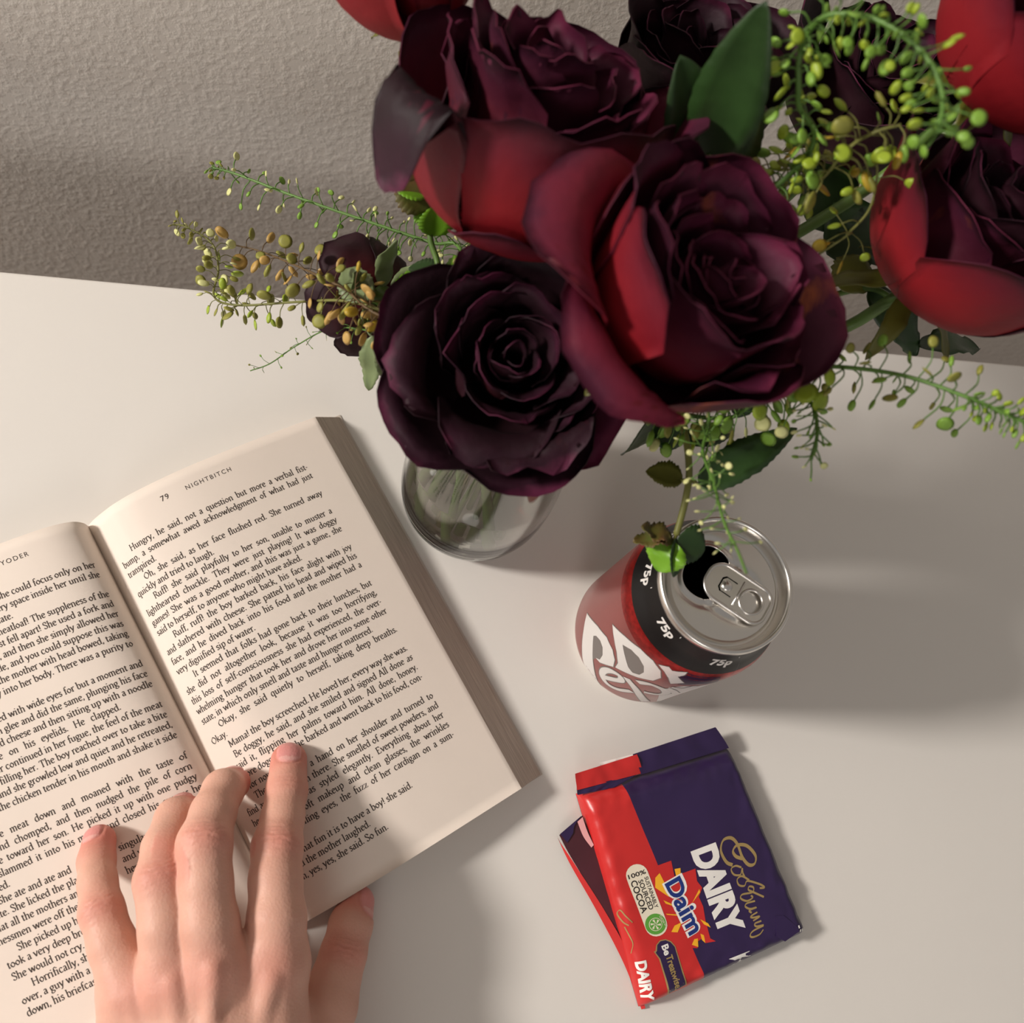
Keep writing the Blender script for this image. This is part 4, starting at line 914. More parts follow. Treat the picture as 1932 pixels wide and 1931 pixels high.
setin(b, 'Subsurface Weight', 0.25); setin(b, 'Subsurface Radius', (0.0035, 0.0014, 0.0008)); setin(b, 'Subsurface Scale', 1.0); setin(b, 'Specular IOR Level', 0.35)
n2 = N.new('ShaderNodeTexVoronoi'); n2.inputs['Scale'].default_value = 900; L.new(tc.outputs['Object'], n2.inputs['Vector'])
n3 = N.new('ShaderNodeTexNoise'); n3.inputs['Scale'].default_value = 260; n3.inputs['Detail'].default_value = 4; L.new(tc.outputs['Object'], n3.inputs['Vector'])
ad = N.new('ShaderNodeMath'); ad.operation = 'ADD'; L.new(n2.outputs['Distance'], ad.inputs[0]); L.new(n3.outputs['Fac'], ad.inputs[1])
bp = N.new('ShaderNodeBump'); bp.inputs['Strength'].default_value = 0.6; bp.inputs['Distance'].default_value = 0.00014; L.new(ad.outputs[0], bp.inputs['Height']); L.new(bp.outputs['Normal'], b.inputs['Normal'])
person = mesh_obj('person', HV, HF.tolist(), skin_m, None, True, loc=tuple(at(400, 1900, 8)))
set_attr(person, 'redness', np.clip(red, 0, 1)); set_attr(person, 'nail', nail); set_attr(person, 'lunula', lun * 0.45)
tag(person, 'bare left hand, palm down with bent spread fingers, pressing the open pages flat', 'person')
# ------------------------------------------------------------------ roses
def petal_mat(name, cols, splotch=0.35, dry=0.0):
    """cols: colours from the petal's foot to its rim"""
    m = bpy.data.materials.new(name); N, L = nodes_of(m); b = N['Principled BSDF']
    a = N.new('ShaderNodeAttribute'); a.attribute_name = 'along'
    tc = N.new('ShaderNodeTexCoord'); nz = N.new('ShaderNodeTexNoise'); nz.inputs['Scale'].default_value = 55; nz.inputs['Detail'].default_value = 5
    L.new(tc.outputs['Object'], nz.inputs['Vector'])
    mm_ = N.new('ShaderNodeMath'); mm_.operation = 'MULTIPLY_ADD'; L.new(nz.outputs['Fac'], mm_.inputs[0]); mm_.inputs[1].default_value = splotch; 
    sb = N.new('ShaderNodeMath'); sb.operation = 'SUBTRACT'; L.new(a.outputs['Fac'], sb.inputs[0]); sb.inputs[1].default_value = splotch / 2
    L.new(sb.outputs[0], mm_.inputs[2])
    rp = N.new('ShaderNodeValToRGB'); el = rp.color_ramp.elements
    while len(el) < len(cols): el.new(0.5)
    for e, (p, c) in zip(el, cols): e.position = p; e.color = srgb(*c)
    L.new(mm_.outputs[0], rp.inputs['Fac']); L.new(rp.outputs['Color'], b.inputs['Base Color'])
    if dry:
        n4 = N.new('ShaderNodeTexNoise'); n4.inputs['Scale'].default_value = 38; n4.inputs['Detail'].default_value = 6; n4.inputs['Distortion'].default_value = 0.6; L.new(tc.outputs['Object'], n4.inputs['Vector'])
        r4 = N.new('ShaderNodeValToRGB'); r4.color_ramp.elements[0].position = 0.64; r4.color_ramp.elements[1].position = 0.74; L.new(n4.outputs['Fac'], r4.inputs['Fac'])
        ml = N.new('ShaderNodeMath'); ml.operation = 'MULTIPLY'; ml.inputs[1].default_value = dry; L.new(r4.outputs['Color'], ml.inputs[0])
        mx = N.new('ShaderNodeMix'); mx.data_type = 'RGBA'; L.new(ml.outputs[0], mx.inputs[0]); L.new(rp.outputs['Color'], mx.inputs[6]); mx.inputs[7].default_value = srgb(150, 76, 40); L.new(mx.outputs[2], b.inputs['Base Color'])
    setin(b, 'Roughness', 0.62); setin(b, 'Specular IOR Level', 0.25); setin(b, 'Sheen Weight', 0.0)
    wv = N.new('ShaderNodeTexNoise'); wv.inputs['Scale'].default_value = 240; wv.inputs['Detail'].default_value = 3; L.new(tc.outputs['Object'], wv.inputs['Vector'])
    bp = N.new('ShaderNodeBump'); bp.inputs['Strength'].default_value = 0.5; bp.inputs['Distance'].default_value = 0.0005
    L.new(wv.outputs['Fac'], bp.inputs['Height']); L.new(bp.outputs['Normal'], b.inputs['Normal'])
    return m
PM_ = {
 'red': (petal_mat('petal_face_red', [(0.0, (132, 18, 24)), (0.40, (128, 18, 30)), (0.70, (104, 22, 46)), (0.95, (66, 18, 40))]),
         petal_mat('petal_back_red', [(0.0, (126, 24, 26)), (0.25, (130, 18, 26)), (0.66, (126, 17, 26)), (0.86, (96, 16, 32)), (1.0, (48, 13, 26))], 0.22)),
 'bright': (petal_mat('petal_face_bright', [(0.0, (100, 14, 20)), (0.40, (150, 22, 30)), (0.68, (126, 27, 46)), (1.0, (70, 18, 40))], 0.42),
            petal_mat('petal_back_bright', [(0.0, (130, 18, 26)), (0.6, (128, 18, 28)), (1.0, (60, 15, 30))])),
 'wine': (petal_mat('petal_face_wine', [(0.0, (60, 8, 16)), (0.45, (58, 10, 24)), (0.72, (54, 10, 28)), (0.90, (74, 19, 44)), (1.0, (100, 32, 58))], dry=0.8),
          petal_mat('petal_back_wine', [(0.0, (140, 18, 26)), (0.40, (110, 16, 28)), (0.75, (70, 14, 32)), (1.0, (60, 18, 38))], dry=0.7)),
 'black': (petal_mat('petal_face_black', [(0.0, (30, 6, 12)), (0.5, (30, 7, 14)), (0.80, (30, 8, 17)), (0.94, (44, 12, 28)), (1.0, (84, 28, 54))]),
           petal_mat('petal_back_black', [(0.0, (92, 12, 18)), (0.35, (62, 10, 18)), (0.7, (38, 9, 18)), (1.0, (40, 12, 24))])),
}
PM_['fold'] = (PM_['black'][0], PM_['wine'][1])
DEG = radians
stem_m = mat('rose_stem', srgb(84, 112, 48), 0.5, vary=0.15, vscale=80)
dry_stem_m = mat('dry_stem', srgb(92, 76, 40), 0.6, vary=0.2, vscale=80)
leaf_dark = mat('leaf_dark', srgb(38, 62, 26), 0.42, vary=0.18, vscale=70, bump=0.2, bscale=160)
leaf_bright = mat('leaf_bright', srgb(104, 150, 34), 0.36, vary=0.14, vscale=60, bump=0.2, bscale=160)
leaf_olive = mat('leaf_olive', srgb(96, 96, 34), 0.45, vary=0.2, vscale=60, bump=0.2, bscale=160)
leaf_grey = mat('leaf_greygreen', srgb(112, 126, 84), 0.5, vary=0.12, vscale=60, bump=0.2, bscale=160)
leaf_brown = mat('leaf_brown', srgb(98, 70, 36), 0.5, col2=srgb(80, 92, 34), vscale=90, bump=0.25, bscale=160)
def axis_frame(ax, spin=0.0):
    z = Vector(ax).normalized(); x = Vector((1, 0, 0)); x = (x - z * x.dot(z)).normalized(); y = z.cross(x)
    return x * cos(spin) + y * sin(spin), y * cos(spin) - x * sin(spin), z
def petal(parent, base, fr, prof, phi, W, seed, mats, wr=1.4, spiral=0.0, roll=0.0, tip=0.28, ns=15, nt=16, notch=0.0, name='petal'):
    x, y, z = fr; rnd = random.Random(seed); P = prof_line([(a, b_) for a, b_ in prof], 6); S = arc(P); n3 = Vector((rnd.random() * 90, rnd.random() * 90, rnd.random() * 90))
    pts = []; al = []
    for i in range(ns):
        s = -1 + 2 * i / (ns - 1)
        tmax = 1 - tip * abs(s) ** 2.3 - notch * math.exp(-(s / 0.14) ** 2) + 0.05 * mnoise.noise(Vector((s * 3, 0, seed * 1.7)))
        for j in range(nt):
            t = j / (nt - 1) * tmax; r, h = on_prof(P, S, t * S[-1])
            w = W * (0.26 + 0.86 * t ** 0.75 - 0.08 * t ** 3); cr = max(r, w * 0.42)
            th = s * w / cr
            rad = cr * cos(th) + (r - cr) + spiral * s + roll * max(0, abs(s) - 0.5) ** 2 * t * W * 0.5
            lat = cr * sin(th)
            a = phi; dirr = x * cos(a) + y * sin(a); dl = y * cos(a) - x * sin(a)
            q = dirr * rad + dl * lat + z * h
            amp = wr * (0.15 + 1.0 * t * t)
            nv = mnoise.noise_vector(q * 0.085 + n3) * amp + mnoise.noise_vector(q * 0.25 + n3) * amp * 0.4
            pts.append(q + nv); al.append(min(1.0, max(t, abs(s) ** 3 * 0.9 * (0.3 + 0.7 * t))))
    G_ = lambda i, j: pts[i * nt + j]; V = []; nrm = []
    for i in range(ns):
        for j in range(nt):
            du = G_(min(i + 1, ns - 1), j) - G_(max(i - 1, 0), j); dv = G_(i, min(j + 1, nt - 1)) - G_(i, max(j - 1, 0)); n = du.cross(dv)
            nrm.append(n.normalized() if n.length > 1e-9 else Vector((0, 0, 1)))
    B = Vector(base); th_ = 0.22
    inner = [B + p + n * -th_ for p, n in zip(pts, nrm)]; outer_ = [B + p + n * th_ for p, n in zip(pts, nrm)]
    m = len(pts); V = [tuple(v) for v in inner + outer_]
    F = grid_faces(ns, nt, flip=True) + grid_faces(ns, nt, off=m); M = [0] * (len(F) // 2) + [1] * (len(F) // 2)
    # which side looks at the axis is the face
    mid = pts[(ns // 2) * nt + nt // 2]; nm = nrm[(ns // 2) * nt + nt // 2]; rad_dir = (x * cos(phi) + y * sin(phi))
    if nm.dot(rad_dir) < 0: M = [1 - k for k in M]
    rim = [j for j in range(nt)] + [i * nt + nt - 1 for i in range(1, ns)] + [(ns - 1) * nt + j for j in range(nt - 2, -1, -1)] + [i * nt for i in range(ns - 2, 0, -1)]
    for a, c in zip(rim, rim[1:] + rim[:1]): F.append((a, c, c + m, a + m)); M.append(0)
    o = mesh_obj(name, V, F, list(mats), parent, True, M); set_attr(o, 'along', al + al); return o
def leaf_mesh(base, tip, w, up=(0, 0, 1), fold=0.25, curl=0.15, serr=0.10, nser=9, wave=0.0, seed=0, n=26, shape=0.8):
    b_, t_ = Vector(base), Vector(tip); d = t_ - b_; Ln = d.length; d.normalize(); u = Vector(up); sd = d.cross(u).normalized(); u = sd.cross(d).normalized(); V = []
    cols = (-1, -0.55, 0, 0.55, 1); rnd = random.Random(seed)
    for i in range(n + 1):
        s = i / n; hw = w * (sin(pi * min(1, s ** shape)) ** 0.75 if 0 < s < 1 else 0.0) + 0.12
        saw = (s * nser) % 1.0; hw *= 1 + serr * (0.5 - saw) * 1.6 if 0.06 < s < 0.97 else 1
        cpos = b_ + d * (s * Ln) + u * (-curl * Ln * (s - 0.1) ** 2 + wave * sin(s * 8 + seed) * 1.0)
        for c in cols: V.append(cpos + sd * (c * hw) + u * (abs(c) * hw * fold + wave * sin(s * 14 + c * 2 + seed) * abs(c)))
    m = len(V); V2 = [tuple(v) for v in V] + [tuple(v - u * 0.3) for v in V]
    F = grid_faces(n + 1, 5) + grid_faces(n + 1, 5, flip=True, off=m)
    rim = [i * 5 for i in range(n + 1)] + [n * 5 + k for k in range(1, 5)] + [i * 5 + 4 for i in range(n - 1, -1, -1)] + [3, 2, 1]
    for a, c in zip(rim, rim[1:] + rim[:1]): F.append((c, a, a + m, c + m))
    return V2, F
def leaf(parent, base, tip, w, m, name='leaf', **kw): return mesh_obj(name, *leaf_mesh(base, tip, w, **kw), m, parent, True)
def stem_to_vase(base, ax, slot, via=()):
    """from a bloom's base through the mouth of the vase down to its floor"""
    a, r = slot; mouth = Vector((VX + r * cos(a), VY + r * sin(a), 128)); foot = Vector((VX + r * cos(a + 1.05), VY + r * sin(a + 1.05), 13.5))
    B = Vector(base); A = (Vector(ax).normalized() * 0.25 + Vector((0, 0, 0.75))).normalized() if Vector(ax).z > 0.3 else Vector(ax).normalized(); up = max(12.0, (B - mouth).length * 0.3)
    if B.z < 150: mouth = Vector((mouth.x, mouth.y, 136))
    P = [B] + ([Vector(v) for v in via] or [B - A * up * 0.55 + (mouth - B) * 0.18]) + [mouth + (B - mouth) * 0.18 * 0 + Vector((0, 0, 8)), mouth + (foot - mouth) * 0.2, mouth + (foot - mouth) * 0.6, foot]
    return catmull(P, 7)
def rose(label, base, ax, R, H, kind, layers, slot, seed=1, spin=0.0, extra=(), sepals=5, sepal_len=22, stem_r=2.3, wr=1.4, sep_m=None, via=(), k=1.0, group='cut roses in the vase'):
    B = Vector(base); t = thing('rose', label, 'rose', B, group); fr = axis_frame(ax, spin); rnd = random.Random(seed); sc = k; k = 0; R *= sc; H *= sc; sepal_len *= sc; layers = [(n, rm * sc, lip * sc, hh, W * sc, mk) for n, rm, lip, hh, W, mk in layers]
    for (n, rm, lip, hh, W, mk) in layers:          # petals per ring, ring radius, lip, height, half width
        for i in range(n):
            k += 1; phi = k * 2.399 + rnd.uniform(-.5, .5); f = rm / R; h = H * hh * rnd.uniform(0.86, 1.07); lp = lip * rnd.uniform(0.6, 1.3)
            prof = [(1.5, 0.5 + (1 - f) * 3), (rm * 0.72, h * 0.16), (rm * 1.0, h * 0.45), (rm * 1.0 + lp * 0.15, h * 0.80), (rm + lp, h * (1.0 if lp < 6 else 0.97))]
            if lp > 7: prof.append((rm + lp * 1.35, h * 0.86))
            petal(t, B, fr, prof, phi, W * rnd.uniform(0.9, 1.12), seed * 100 + k, PM_[mk], wr=wr * (0.8 + 0.8 * f), spiral=rnd.choice((-1, 1)) * (1.1 + f), roll=0.25 * f)
    for e in extra:
        k += 1; kw = dict(e); petal(t, B, fr, [(a_ * sc, b_ * sc) for a_, b_ in kw.pop('prof')], kw.pop('phi') - spin, kw.pop('W') * sc, seed * 100 + k, PM_[kw.pop('kind', kind)], **kw)
    x, y, z = fr
    hip = [(0.01, -7), (stem_r, -7), (stem_r * 1.5, -4.5), (4.6, -1.5), (4.9, 1), (3, 3)]
    V, F = lathe(hip, 16); mesh_obj('calyx', [tuple(B + x * a + y * b_ + z * c) for a, b_, c in V], F, stem_m, t)
    for i in range(sepals):
        a = 2 * pi * i / max(1, sepals) + 0.4; d = x * cos(a) + y * sin(a); p0 = B + d * 4 - z * 1
        leaf(t, p0, p0 + d * sepal_len * 0.75 + z * (-0.25 * sepal_len + rnd.uniform(-5, 6)), 4.2, sep_m or leaf_olive, 'sepal', up=tuple(z), serr=0.05, nser=5, curl=0.3, wave=0.5, seed=i)
    if slot is not None:
        P = stem_to_vase(B - z * 5, ax, slot, via); mesh_obj('stem', *tube(P, stem_r, 8), stem_m, t)
    return t
def full(R, a=1.0, mk='red', mi='wine'):
    return [(3, R * 0.07, 1, 0.90 * a, R * 0.20, mi), (4, R * 0.17, 2, 0.95 * a, R * 0.30, mi), (5, R * 0.30, 3, 0.98 * a, R * 0.42, mi), (5, R * 0.45, 4, 0.98 * a, R * 0.52, mi), (5, R * 0.60, 5, 0.96 * a, R * 0.60, mk), (5, R * 0.73, 5, 0.94 * a, R * 0.68, mk)]
# 1 tall red rose
b1 = at(955, 425, 174)
rose('large cupped rose with smooth bright red outer petals and crumpled dark heart', b1, (0.10, 0.42, 1), 37, 56, 'red', full(33, 1.0, 'wine', 'wine'), (DEG(145), 20), seed=3, wr=2.6, k=1.125, sepals=4, sepal_len=13, via=((60, 188, 150),), extra=(
    dict(prof=[(2, 0), (20, 3), (33, 16), (37, 34), (36, 50)], phi=DEG(-78), W=36, kind='red', wr=0.5, tip=0.10),
    dict(prof=[(2, 0), (18, 3), (31, 14), (36, 30), (40, 44), (45, 48)], phi=DEG(-10), W=32, kind='red', wr=1.0),
    dict(prof=[(2, 0), (20, 3), (32, 15), (37, 32), (40, 44), (44.5, 48), (48.5, 43), (50, 32), (49, 21)], phi=DEG(-146), W=15, kind='fold', wr=0.2, tip=0.4),
    dict(prof=[(2, 0), (18, 2), (29, 8), (36, 14), (39, 20)], phi=DEG(-105), W=20, kind='red', wr=1.2, tip=0.4),
    dict(prof=[(2, 0), (18, 3), (31, 14), (37, 32), (41, 47)], phi=DEG(130), W=34, kind='red', wr=1.0),
    dict(prof=[(2, 0), (18, 3), (31, 14), (36, 32), (39, 47)], phi=DEG(60), W=34, kind='red', wr=1.0)))
# 2 open rose leaning over
b2 = at(1195, 640, 200)
rose('large open rose with dark crumpled heart and red outer petals leaning over the can', b2, (0.42, 0.02, 1), 42, 50, 'wine', full(38, 0.98, 'wine', 'wine'), (DEG(320), 20), k=0.925, via=((114, 138, 176), (110, 140, 152)), seed=8, wr=2.4, extra=(
    dict(prof=[(2, 0), (22, 5), (34, 19), (42, 30), (52, 30), (60, 23)], phi=DEG(160), W=36, kind='bright', wr=1.0),
    dict(prof=[(2, 0), (18, 3), (28, 14), (33, 30), (36, 45), (40, 50)], phi=DEG(-170), W=26, kind='red', wr=0.9),
    dict(prof=[(2, 0), (18, 3), (29, 14), (34, 30), (38, 44), (43, 47)], phi=DEG(135), W=26, kind='red', wr=0.9),
    dict(prof=[(2, 0), (22, 5), (34, 17), (41, 26), (48, 26), (53, 20)], phi=DEG(-142), W=31, kind='bright', wr=0.9, tip=0.2),
    dict(prof=[(2, 0), (20, 3), (31, 14), (36, 29), (39, 41)], phi=DEG(-58), W=29, kind='wine', wr=1.2),
    dict(prof=[(2, 0), (20, 3), (33, 14), (41, 30), (48, 42), (54, 42)], phi=DEG(5), W=36, kind='wine', wr=1.2),
    dict(prof=[(2, 0), (20, 3), (33, 14), (40, 32), (45, 48)], phi=DEG(60), W=34, kind='wine', wr=1.2),
    dict(prof=[(2, 0), (20, 3), (33, 14), (39, 32), (42, 47)], phi=DEG(115), W=34, kind='red', wr=1.0)))
# 3 near black rose low over the vase
b3 = at(955, 704, 157)
rose('wide open near-black rose drooping over the rim of the glass vase', b3, (-0.10, -0.24, 0.96), 40, 36, 'black', [(3, 3, 1, 0.86, 8, 'black'), (4, 7, 2, 0.9, 12, 'black'), (5, 12, 3, 0.92, 16, 'black'), (5, 18, 5, 0.9, 20, 'black'), (5, 24, 8, 0.84, 25, 'black'), (5, 29, 10, 0.76, 29, 'black')], (DEG(225), 20), k=0.94, seed=14, wr=2.3, extra=(
    dict(prof=[(2, 0), (22, 2), (34, 9), (42, 16), (47, 17)], phi=DEG(-80), W=34, kind='black', wr=1.6),
    dict(prof=[(2, 0), (22, 2), (34, 9), (43, 16), (48, 15)], phi=DEG(-150), W=33, kind='black', wr=1.6),
    dict(prof=[(2, 0), (22, 2), (34, 8), (43, 14), (49, 15)], phi=DEG(156), W=33, kind='black', wr=1.5),
    dict(prof=[(2, 0), (20, 1), (31, 4), (38, 6), (42, 4)], phi=DEG(85), W=33, kind='wine', wr=1.2),
    dict(prof=[(2, 0), (22, 1), (34, 5), (42, 9), (46, 8)], phi=DEG(-35), W=32, kind='wine', wr=1.6),
    dict(prof=[(2, 0), (22, 2), (33, 6), (40, 10), (44, 9)], phi=DEG(26), W=32, kind='black', wr=1.4)))
# 4 rose in the shade beside the wall
b4 = at(1725, 535, 178)
rose('dark red rose with spidery green sepals hanging over the empty side of the desk', b4, (0.25, 0.15, 1), 42, 50, 'wine', full(37, 1.0, 'wine', 'black'), (DEG(-5), 20), seed=21, sepal_len=36, extra=(
    dict(prof=[(2, 0), (20, 3), (33, 15), (39, 32), (43, 46)], phi=DEG(-100), W=36, kind='red', wr=0.9),
    dict(prof=[(2, 0), (20, 3), (33, 15), (39, 32), (44, 45)], phi=DEG(165), W=36, kind='red', wr=0.9),
    dict(prof=[(2, 0), (20, 3), (33, 15), (40, 30), (47, 42)], phi=DEG(-30), W=36, kind='wine', wr=1.1),
    dict(prof=[(2, 0), (20, 3), (33, 15), (40, 32), (45, 46)], phi=DEG(50), W=36, kind='wine', wr=1.1)))
# 5 rose beyond the tall greenery
b5 = at(1850, 170, 222)
rose('half shaded red rose behind the tallest green sprig', b5, (0.2, 0.1, 1), 38, 50, 'wine', full(33, 1.0, 'wine', 'black'), (DEG(25), 20), seed=27, sep_m=leaf_olive, extra=(
    dict(prof=[(2, 0), (20, 3), (31, 15), (36, 32), (39, 46)], phi=DEG(-110), W=34, kind='red', wr=0.8),
    dict(prof=[(2, 0), (20, 3), (31, 15), (36, 32), (40, 46)], phi=DEG(170), W=34, kind='red', wr=0.9),
    dict(prof=[(2, 0), (20, 3), (31, 15), (37, 30), (43, 42)], phi=DEG(-35), W=34, kind='wine', wr=1.1)))
# 6 rose showing only a rim at the top
b6 = at(805, 40, 190)
rose('rose tucked behind the large cupped rose, only its outer petals showing', b6, (-0.25, 0.3, 1), 34, 46, 'red', full(28, 1.0, 'wine', 'black'), (DEG(115), 20), seed=33, extra=(
    dict(prof=[(2, 0), (18, 3), (28, 14), (33, 28), (37, 40), (44, 44)], phi=DEG(-150), W=30, kind='red', wr=0.9),
    dict(prof=[(2, 0), (18, 3), (28, 14), (33, 28), (37, 38), (44, 38)], phi=DEG(150), W=30, kind='black', wr=0.9)))
# 7 small wilted bloom hanging away from the lamp side
b7 = at(722, 562, 118)
rose('small wilted rose seen from behind with pale ragged sepals', b7, (-0.42, 0.40, -0.62), 20, 30, 'black', [(3, 4, 1, 0.9, 8, 'black'), (4, 8, 2, 0.95, 12, 'black')], (DEG(180), 20), seed=41, stem_r=1.8, sepals=6, sepal_len=26, sep_m=leaf_grey, wr=1.8, extra=tuple(
    dict(prof=[(2, 0), (8, 1.5), (15, 5), (21, 11), (24, 19)], phi=DEG(a_), W=15, kind='black', wr=2.4) for k_, a_ in enumerate((20, 95, 165, 240, 310))))
# 8 almost black rose deep in the middle
b8 = at(1585, 262, 140)
rose('almost black rose deep in the bunch behind the yellow pods', b8, (0.05, 0.1, 1), 38, 46, 'black', full(33, 1.0, 'black', 'black'), (DEG(55), 20), k=1.08, seed=52, extra=(
    dict(prof=[(2, 0), (20, 3), (32, 15), (37, 32), (41, 45)], phi=DEG(-90), W=34, kind='black', wr=1.0),
    dict(prof=[(2, 0), (20, 3), (32, 15), (37, 32), (41, 45)], phi=DEG(160), W=34, kind='black', wr=1.0)))

b9 = at(1235, 262, 142)  # added rose, its black stands in for deep shade on the petals here
rose('added black filler rose standing in for deep shade between the cupped rose and the broad dark leaf', b9, (0.05, 0.25, 1), 38, 48, 'black', full(34, 1.0, 'black', 'black'), (DEG(85), 20), k=1.08, seed=61, extra=(
    dict(prof=[(2, 0), (20, 3), (32, 15), (37, 32), (41, 45)], phi=DEG(-90), W=34, kind='black', wr=1.0),
    dict(prof=[(2, 0), (20, 3), (32, 15), (37, 32), (43, 45)], phi=DEG(20), W=34, kind='black', wr=1.0)))
# ------------------------------------------------------------------ leaves and sprigs of seed pods
pod_green = mat('pod_green', srgb(150, 170, 44), 0.5, vary=0.12, vscale=300)
pod_lime = mat('pod_lime', srgb(122, 160, 56), 0.5, vary=0.12, vscale=300)
pod_pale = mat('pod_pale', srgb(206, 206, 140), 0.55, vary=0.08, vscale=300)
pod_tan = mat('pod_tan', srgb(184, 148, 78), 0.55, vary=0.16, vscale=300)
pod_olive = mat('pod_olive', srgb(140, 138, 58), 0.55, vary=0.16, vscale=300)
pod_gold = mat('pod_gold', srgb(176, 148, 40), 0.5, vary=0.15, vscale=300)
green_stem = mat('sprig_stem', srgb(86, 122, 48), 0.5, vary=0.1, vscale=90)
olive_stem = mat('sprig_stem_olive', srgb(112, 112, 52), 0.55, vary=0.1, vscale=90)
brown_stem = mat('sprig_stem_brown', srgb(92, 70, 38), 0.6, vary=0.1, vscale=90)
def pod_meshes(m, key):
    """round flat pods with a notch and a raised seam; three sizes of plumpness"""
    out = []
    for k, (asp, th) in enumerate(((1.0, 0.16), (0.82, 0.24), (0.6, 0.34))):
        n = 14; V = [(0, 0, th), (0, 0, -th)]; F = []
        for i in range(n):
            a = 2 * pi * i / n; r = 1 - 0.16 * math.exp(-((a - pi / 2 + pi) % (2 * pi) - pi) ** 2 / 0.05)
            V.append((r * cos(a) * asp, 0.95 + r * sin(a), 0))
        for i in range(n):
            a = 2 * pi * i / n; V.append((0.55 * cos(a) * asp, 0.95 + 0.55 * sin(a), th * 0.85)); 
        for i in range(n):
            a = 2 * pi * i / n; V.append((0.55 * cos(a) * asp, 0.95 + 0.55 * sin(a), -th * 0.85))
        V[0] = (0, 0.95, th * 0.7); V[1] = (0, 0.95, -th * 0.7)
        for i in range(n):
            j = (i + 1) % n
            F += [(2 + i, 2 + j, 2 + n + j, 2 + n + i), (2 + j, 2 + i, 2 + 2 * n + i, 2 + 2 * n + j), (0, 2 + n + i, 2 + n + j), (1, 2 + 2 * n + j, 2 + 2 * n + i)]
        me = bpy.data.meshes.new('seed_pod'); me.from_pydata([tuple(c * MM for c in v) for v in V], [], F); me.materials.append(m)
        me.polygons.foreach_set('use_smooth', [True] * len(me.polygons)); me.update(); out.append(me)
    return out
PODS = {k: pod_meshes(m, k) for k, m in dict(green=pod_green, lime=pod_lime, pale=pod_pale, tan=pod_tan, olive=pod_olive, gold=pod_gold).items()}
def put_pod(parent, p, d, size, kind, rnd, org):
    me = rnd.choice(PODS[kind]); o = bpy.data.objects.new('seed_pod', me); COL.objects.link(o); o.parent = parent
    y = Vector(d).normalized(); h = Vector((rnd.uniform(-1, 1), rnd.uniform(-1, 1), rnd.uniform(-1, 1))); x = y.cross(h).normalized(); z = x.cross(y)
    M = Matrix((x, y, z)).transposed().to_4x4(); M.translation = (Vector(p) - org) * MM
    o.matrix_local = M @ Matrix.Scale(size, 4); return o
def sprig(label, path, r, groups, stem_mat, seed, droop=0.5, bits=(), group='seed pod sprigs in the bunch'):
    """path: stem points, foot first; groups: (t0, t1, n, pod size, stalk length, kinds, lift)"""
    P = [Vector(p) for p in path]; rnd = random.Random(seed); C = catmull(P, 10); S = [0.0]
    for a, c in zip(C[:-1], C[1:]): S.append(S[-1] + (c - a).length)
    S0 = S[30]                                        # where the stem leaves the vase
    t = thing('seed_pod_sprig', label, 'sprig', P[0], group); mb = MB(); n = len(C)
    mb.add(tube(C, [r * (1 - 0.55 * S[i] / S[-1]) for i in range(n)], 7))
    def pt(u):
        s = S0 + u * (S[-1] - S0); i = min(max(int(np.searchsorted(S, s)) - 1, 0), n - 2); f = (s - S[i]) / max(1e-6, S[i + 1] - S[i]); return C[i].lerp(C[i + 1], f), (C[i + 1] - C[i]).normalized()
    for (t0, t1, cnt, size, stalk, kinds, side) in groups:
        cnt = int(cnt * 1.4)
        for k in range(cnt):
            u = t0 + (t1 - t0) * (k + rnd.uniform(0.1, 0.9)) / cnt; p, d = pt(min(1, u)); a = k * 2.4 + rnd.uniform(-.5, .5)
            x = d.cross(Vector((0.2, 0.1, 1))).normalized(); y = d.cross(x)
            out = (x * cos(a) + y * sin(a) * 0.75 + d * side).normalized(); ln = stalk * rnd.uniform(0.6, 1.25)
            q1 = p + out * ln * 0.55 + d * 0.1 * ln; q2 = p + out * ln + Vector((0, 0, -1)) * ln * droop * rnd.uniform(0.1, 0.7)
            mb.add(tube(catmull([p, q1, q2], 3), [0.24 * min(1.2, r)] * 7, 4))
            put_pod(t, q2, (q2 - q1), size * 1.5 * rnd.uniform(0.7, 1.2), rnd.choice(kinds), rnd, P[0])
    mb.build('stem', stem_mat, t); return t
A = at
root = Vector((VX, VY, 136))
_slot = [0]
def into_vase(p, a=0.0, r=12):
    """foot of a thin stem on the vase floor, up through the middle and out over the rim at angle a (degrees)"""
    k = _slot[0]; _slot[0] += 1; b = k * 2 * pi / 17; q = 5 + (k % 3) * 3.2; a = radians(a)
    return [Vector((VX + q * cos(b), VY + q * sin(b), 14)), Vector((VX + q * cos(b), VY + q * sin(b), 104)), Vector((VX + 17 * cos(a), VY + 17 * sin(a), 132)), Vector((VX + 27 * cos(a), VY + 27 * sin(a), 141))]
